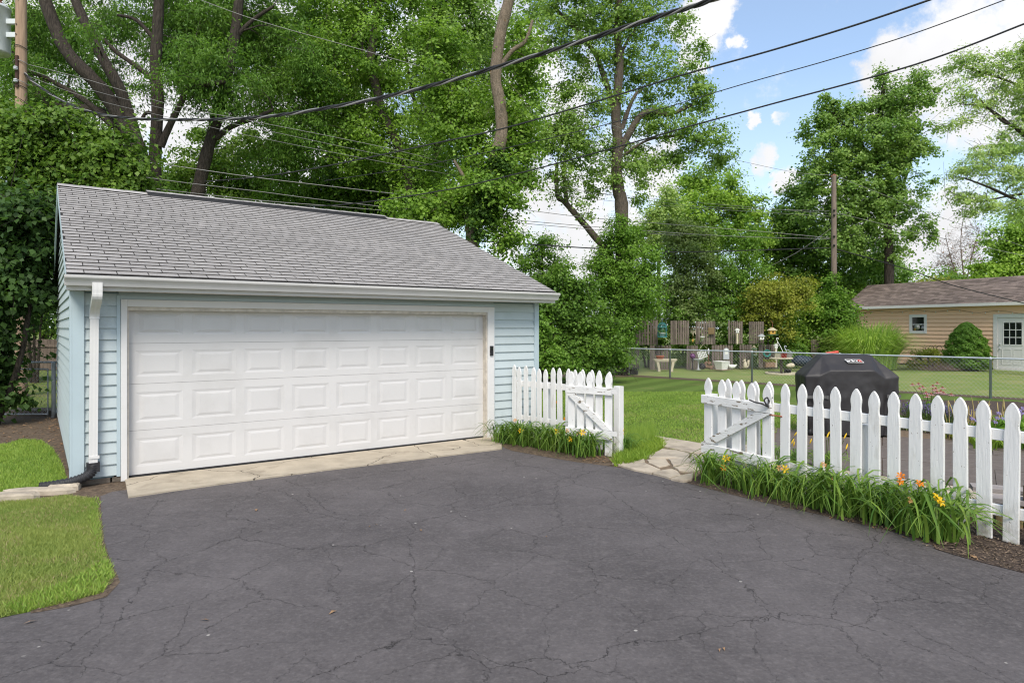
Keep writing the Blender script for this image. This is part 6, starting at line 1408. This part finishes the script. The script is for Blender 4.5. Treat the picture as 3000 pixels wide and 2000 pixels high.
tree('poplar_tree', 'tall bushy poplar with glossy leaves behind the grey utility pole', 'tree', 34,
     [(tk(34, (2604, 720), (2590, 640), (2580, 560), (2570, 440), (2580, 320), (2590, 250)), .24, .08), ([(2600, 690), (2630, 590), (2660, 500), (2690, 400)], .10, .05), ([(2575, 480), (2500, 400), (2440, 330)], .09, .04)],
     [(2590, 300, 85, 60), (2470, 340, 70, 60), (2390, 370, 50, 45), (2680, 290, 55, 70), (2560, 400, 130, 80), (2440, 450, 100, 80), (2670, 420, 85, 90), (2380, 540, 60, 75), (2500, 550, 110, 80), (2640, 560, 95, 70, 0, .8), (2420, 640, 80, 70), (2520, 660, 90, 60, 0, .7), (2680, 660, 55, 50, 0, .7), (2430, 300, 30, 35), (2590, 235, 25, 25), (2690, 240, 25, 35), (2730, 700, 30, 30, 0, .6), (2560, 610, 110, 60), (2480, 710, 90, 55), (2620, 720, 80, 40, 0, .7), (2560, 480, 120, 60)],
     'poplar', 'bark', n=44000, K=330, clump=.44, seed=52, leaf=.15, asp=.95, flat=.75)
tree('pale_tree', 'pale backed leafy tree right of the grey pole above the shed corner', 'tree', 38, [(tk(38, (2520, 860), (2520, 780)), .12, .05)], [(2520, 770, 90, 65), (2440, 830, 60, 50), (2600, 790, 70, 55), (2560, 840, 90, 40)], 'pale', 'bark', n=11000, K=75, clump=.5, seed=53, leaf=.17)
tree('overhanging_tree', 'airy light green tree reaching in from the right edge', 'tree', 23,
     [([(3120, gy(23)), (3130, 700), (3120, 450), (3090, 250)], .28, .12), ([(3125, 640), (3010, 600), (2900, 550), (2820, 520)], .08, .02), ([(3118, 500), (3000, 390), (2930, 350), (2870, 290)], .08, .02), ([(3000, 400), (2900, 320), (2810, 305)], .04, .015), ([(3120, 560), (2980, 570), (2860, 590), (2780, 560)], .05, .015), ([(3100, 350), (3000, 260), (2900, 220), (2830, 200)], .05, .02)],
     [(2900, 200, 90, 50), (2820, 190, 60, 35), (2960, 260, 80, 60), (3020, 180, 70, 80), (2810, 280, 60, 40, 0, .7), (2890, 310, 60, 40, 0, .7), (2790, 370, 45, 35, 0, .6), (2980, 390, 70, 60), (2900, 460, 80, 40), (2830, 500, 70, 35), (2950, 520, 80, 50), (2800, 570, 60, 35, 0, .8), (2880, 600, 80, 45), (2990, 620, 60, 60), (3040, 300, 60, 100), (3050, 450, 60, 100), (2985, 130, 40, 40)],
     'ash', 'bark', n=17000, K=190, clump=.36, seed=54, leaf=.115, asp=.5, flat=.4, drop=.2)
tree('fresh_tree', 'bright green tree over the right end of the shed roof', 'tree', 36, [(tk(36, (2990, 850), (2985, 740)), .15, .06)], [(2960, 720, 70, 60), (3010, 700, 80, 80), (2930, 780, 60, 50), (3000, 800, 100, 60), (2890, 790, 40, 30)], 'fresh', 'bark', n=12000, K=75, clump=.6, seed=55, leaf=.18)
for i, (px, rx, py, ry, lm, lb) in enumerate([(2590, 110, 870, 45, 'bush', 'bushy hedge plant behind the left gable of the shed'), (2720, 110, 855, 40, 'yellow', 'yellowish hedge plant behind the middle of the shed roof'), (2850, 120, 840, 38, 'bush', 'green hedge plant behind the shed roof under the bare shrub'), (2490, 80, 885, 55, 'fresh', 'leafy hedge plant filling the gap between grey pole and shed')]):
    shrub(lb, [(px, py, rx, ry), (px - rx * .5, py + 30, rx * .6, ry), (px + rx * .5, py + 25, rx * .6, ry)], 40 - (3 if i == 3 else 0), lm, 7500, 55, .19, .55, 60 + i, group='hedge plants behind the shed')
shrub('leafy fill shrub hiding the foot of the grey utility pole', [(2460, 900, 55, 50), (2480, 960, 50, 60), (2445, 1000, 50, 60)], 29.2, 'bush', 5000, 50, .13, .38, 71)
tree('ivy', 'ivy climbing the foot of the grey utility pole', 'ivy', 29.8, [], [(2445, 860, 16, 40), (2450, 900, 26, 40), (2440, 820, 12, 30)], 'bush', n=1800, K=26, clump=.28, seed=65, leaf=.13, br=0, leaves_name='leaves')
tree('bare_shrub', 'bare brownish shrub with fine twigs above the shed roof', 'shrub', 42, [(tk(42, (2830, 860), (2825, 800)), .07, .04), ([(2828, 850), (2790, 770), (2770, 690)], .04, .015), ([(2828, 840), (2850, 740), (2870, 670)], .04, .015), ([(2826, 830), (2815, 720), (2820, 650)], .04, .015)],
     [(2800, 720, 70, 70), (2860, 700, 50, 60), (2760, 770, 50, 40), (2840, 770, 70, 40)], 'brownl', 'twig', n=700, K=80, clump=.55, seed=66, leaf=.09, br=1.0, twigs=5)
tree('far_wood', 'hazy far wood closing the view behind the gardens', 'wood', 62, [], [(x, 850 + 22 * math.sin(x * .013), 130, 60) for x in range(1400, 3200, 110)] + [(x, 690, 220, 150, 6) for x in range(-100, 1500, 200)] + [(x, 820, 260, 150, 6) for x in range(-2300, -200, 300)] + [(2760, 790, 60, 40), (2230, 770, 100, 80)], 'bush', n=20000, K=380, clump=1.5, seed=67, leaf=.40, br=0)['kind'] = 'stuff'
# tall ornamental grass, spruce, border flowers
def reedV(nb, H, Rch, wd, rows, seed, spread):
    g = np.random.default_rng(seed); az = g.uniform(0, 2 * np.pi, nb); h = H * g.uniform(.6, 1.1, nb); rr = Rch * g.uniform(.15, 1.05, nb) ** 1
    t = np.linspace(0, 1, rows)[None, :]; k = (rr / Rch)[:, None]
    rad = rr[:, None] * (.30 * t + .70 * t ** 2.2); z = h[:, None] * (1.55 * t - (.45 + .55 * k) * t ** 2.4)
    b = np.stack([np.cos(az), np.sin(az)], 1) * (spread * np.sqrt(g.uniform(0, 1, nb)))[:, None] + g.normal(0, .06, (nb, 2))
    dx_, dy_ = np.cos(az)[:, None] * np.ones_like(t), np.sin(az)[:, None] * np.ones_like(t)
    c = np.stack([b[:, :1] + dx_ * rad, b[:, 1:] + dy_ * rad, np.maximum(z, .02)], 2)
    s = np.stack([-dy_, dx_, np.zeros_like(dx_)], 2) * ((wd * g.uniform(.6, 1.2, nb))[:, None] * (1 - .95 * t ** 3) * .5)[..., None]
    return np.stack([c - s, c + s], 2)
og = thing('ornamental_grass', 'big fountain of tall ornamental grass in front of the tan shed', 'ornamental grass', at(2546, gy(28.0), 28.0))
ob('leaves', stripmesh('leaves', reedV(3200, 2.0, 1.6, .032, 7, 5, 1.0), 2600, 7), G['reed'], og)
sp = thing('dwarf_spruce', 'dense rounded cone of dwarf spruce against the tan shed wall', 'spruce', at(2832, gy(27.2), 27.2))
g = np.random.default_rng(9); n = 26000
th_ = g.uniform(0, 2 * np.pi, n); zz_ = g.uniform(0.02, 1, n) ** .9
rad = .80 * (1 - zz_ ** 2.1) ** .62 * np.where(zz_ < .12, .75 + zz_ * 2, 1) * (1 + .07 * np.sin(th_ * 7 + zz_ * 21) + .07 * np.sin(th_ * 3 - zz_ * 34) + .05 * np.sin(zz_ * 55 + th_ * 11) + .04 * np.sin(zz_ * 31 - th_ * 17)) * g.uniform(.88, 1.05, n)
P = np.stack([rad * np.cos(th_), rad * np.sin(th_), zz_ * 1.95], 1); O_ = unit(np.stack([np.cos(th_), np.sin(th_), .35 + 0 * th_], 1))
ob('foliage', qmesh('foliage', leafV(P, .075, .45, .7, O_ * 1.0, -.25, g), 4), G['spruce'], sp)
MB().lathe([(.4, 0), (.58, .12), (.60, .5), (.46, 1.1), (.2, 1.6), (.01, 1.75)], 16).ob('core', M['bark'], sp)
shrub('yellow green low shrub between the ornamental grass and the spruce', [(2720, 1040, 38, 26), (2690, 1065, 30, 22), (2745, 1062, 28, 24), (2710, 1085, 45, 12)], 27.6, 'yellow', 2600, 36, .085, .20, 70)
def stalks(t_, base, tops, mt, r_=.004):
    b = MB()
    for q in tops: b.tube(smooth_path([Vector((q.x * .35, q.y * .35, 0)), q * .55 + Vector((q.x * -.05, 0, .02)), q], 3), r_, 4, False)
    return b.ob('stems', mt, t_)
# coneflowers
cb_ = gp(2725, 1232); cf = thing('coneflower', 'pink coneflower clump with dark green leaves right of the grill', 'coneflower', cb_)
tops = [at(px, py, cb_.y + dy_) - cb_ for px, py, dy_ in ((2691, 1124, 0), (2694, 1138, -.1), (2733, 1130, 0), (2742, 1139, -.1), (2745, 1148, -.2), (2713, 1150, -.1), (2728, 1154, -.2), (2756, 1146, 0), (2764, 1150, -.1), (2787, 1155, 0), (2703, 1133, .1), (2746, 1122, .1), (2673, 1126, .1), (2761, 1135, .1), (2735, 1142, .1), (2716, 1160, -.2))]
stalks(cf, cb_, tops, M['stem'])
for q in tops:
    b = MB(); b.lathe([(.016, -.004), (.02, .008), (.012, .024), (.001, .028)], 8, T(*q)); hd = b.ob('flower', M['rust'], cf)
    if q.z > .6 and rnd.random() < .25: continue
    pv = []
    for i in range(11):
        a = i * 2 * math.pi / 11; e = Vector((math.cos(a), math.sin(a), 0)); s_ = Vector((-e.y, e.x, 0)) * .011
        pv += [q + e * .014 - s_ * .6, q + e * .05 - s_ - Vector((0, 0, .016)), q + e * .062 - Vector((0, 0, .026)), q + e * .05 + s_ - Vector((0, 0, .016)), ]
    me = qmesh('petals', np.array([tuple(v) for v in pv]), 4); ob('petals', me, G['pinkp'], hd)
lv = stripmesh('leaves', lilyV(170, .42, .30, .05, 5, 77, .13), 170, 5); ob('leaves', lv, G['bush'], cf)
# lavender
for i, (px, py, lb) in enumerate([(2668, 1258, 'purple lavender clump nearest the grill behind the pickets'), (2715, 1262, 'middle lavender clump thick with purple spikes'), (2765, 1270, 'lavender clump below the coneflowers'), (2806, 1276, 'sparse dark lavender clump at the right end of the lavender row')]):
    b0 = gp(px, py); lt_ = thing('lavender', lb, 'lavender', b0, 0, 'lavender behind the picket fence')
    tops = [Vector((nrg.normal(0, .14), nrg.normal(0, .14), nrg.uniform(.30, .46))) for _ in range(75)]
    stalks(lt_, b0, tops, M['stem'], .0025)
    P = np.concatenate([np.array(q)[None] + np.stack([nrg.normal(0, .006, 11), nrg.normal(0, .006, 11), np.linspace(-.05, .03, 11)], 1) for q in tops])
    ob('blossoms', qmesh('blossoms', leafV(P, .021, .7), 4), G['lav'], lt_)
    ob('leaves', stripmesh('leaves', lilyV(240, .26, .16, .008, 4, 80 + i, .10), 240, 4), G['lavg'], lt_)
b0 = gp(2905, 1300); sd_ = thing('withered_lily', 'withered straw coloured lily stalks around the wire fence post', 'lily', b0)
b = MB()
for i in range(46):
    q = Vector((rnd.uniform(-.4, .42), rnd.uniform(-.1, .5), 0)); e = q + Vector((rnd.uniform(-.16, .16), rnd.uniform(-.1, .1), rnd.uniform(.3, .68))); b.tube(smooth_path([q, q.lerp(e, .6) + Vector((rnd.uniform(-.05, .05), 0, .03)), e], 3), [.006, .006, .006, .006, .008, .008, .004], 4, False)
b.ob('stalks', M['strawst'], sd_); ob('leaves', stripmesh('leaves', lilyV(60, .35, .38, .022, 6, 90, .25), 60, 6), G['yellow'], sd_)
b0 = gp(2925, 1312); bf_ = thing('balloon_flower', 'low plant with pale violet open flowers behind the rightmost pickets', 'flower', b0)
ob('leaves', stripmesh('leaves', lilyV(130, .36, .30, .04, 5, 91, .16), 130, 5), G['cover'], bf_)
fv = flower_me('flower', G['violet'], .036)
for px, py in ((2925, 1212), (2938, 1228), (2915, 1238), (2921, 1226), (2848, 1228), (2862, 1236)):
    q = at(px, py, b0.y) - b0; ob('flower', fv, None, bf_, T(*q) @ RX(R(40)) @ RZ(px))
b0 = gp(3000, 1312); ob_ = thing('leafy_perennial', 'leafy green perennial with small violet flowers at the right edge', 'perennial', b0)
ob('leaves', stripmesh('leaves', lilyV(190, .55, .38, .05, 5, 92, .2), 190, 5), G['bush'], ob_)
for px, py in ((2985, 1203), (2996, 1198), (2992, 1212)): ob('flower', fv, None, ob_, T(*(at(px, py, b0.y) - b0)) @ RX(R(40)))
b0 = gp(2850, 1290); lg = thing('lemon_groundcover', 'lime yellow leafy mound between lavender and violet flowers', 'perennial', b0)
ob('leaves', stripmesh('leaves', lilyV(200, .30, .26, .035, 4, 93, .16), 200, 4), G['yellow'], lg)
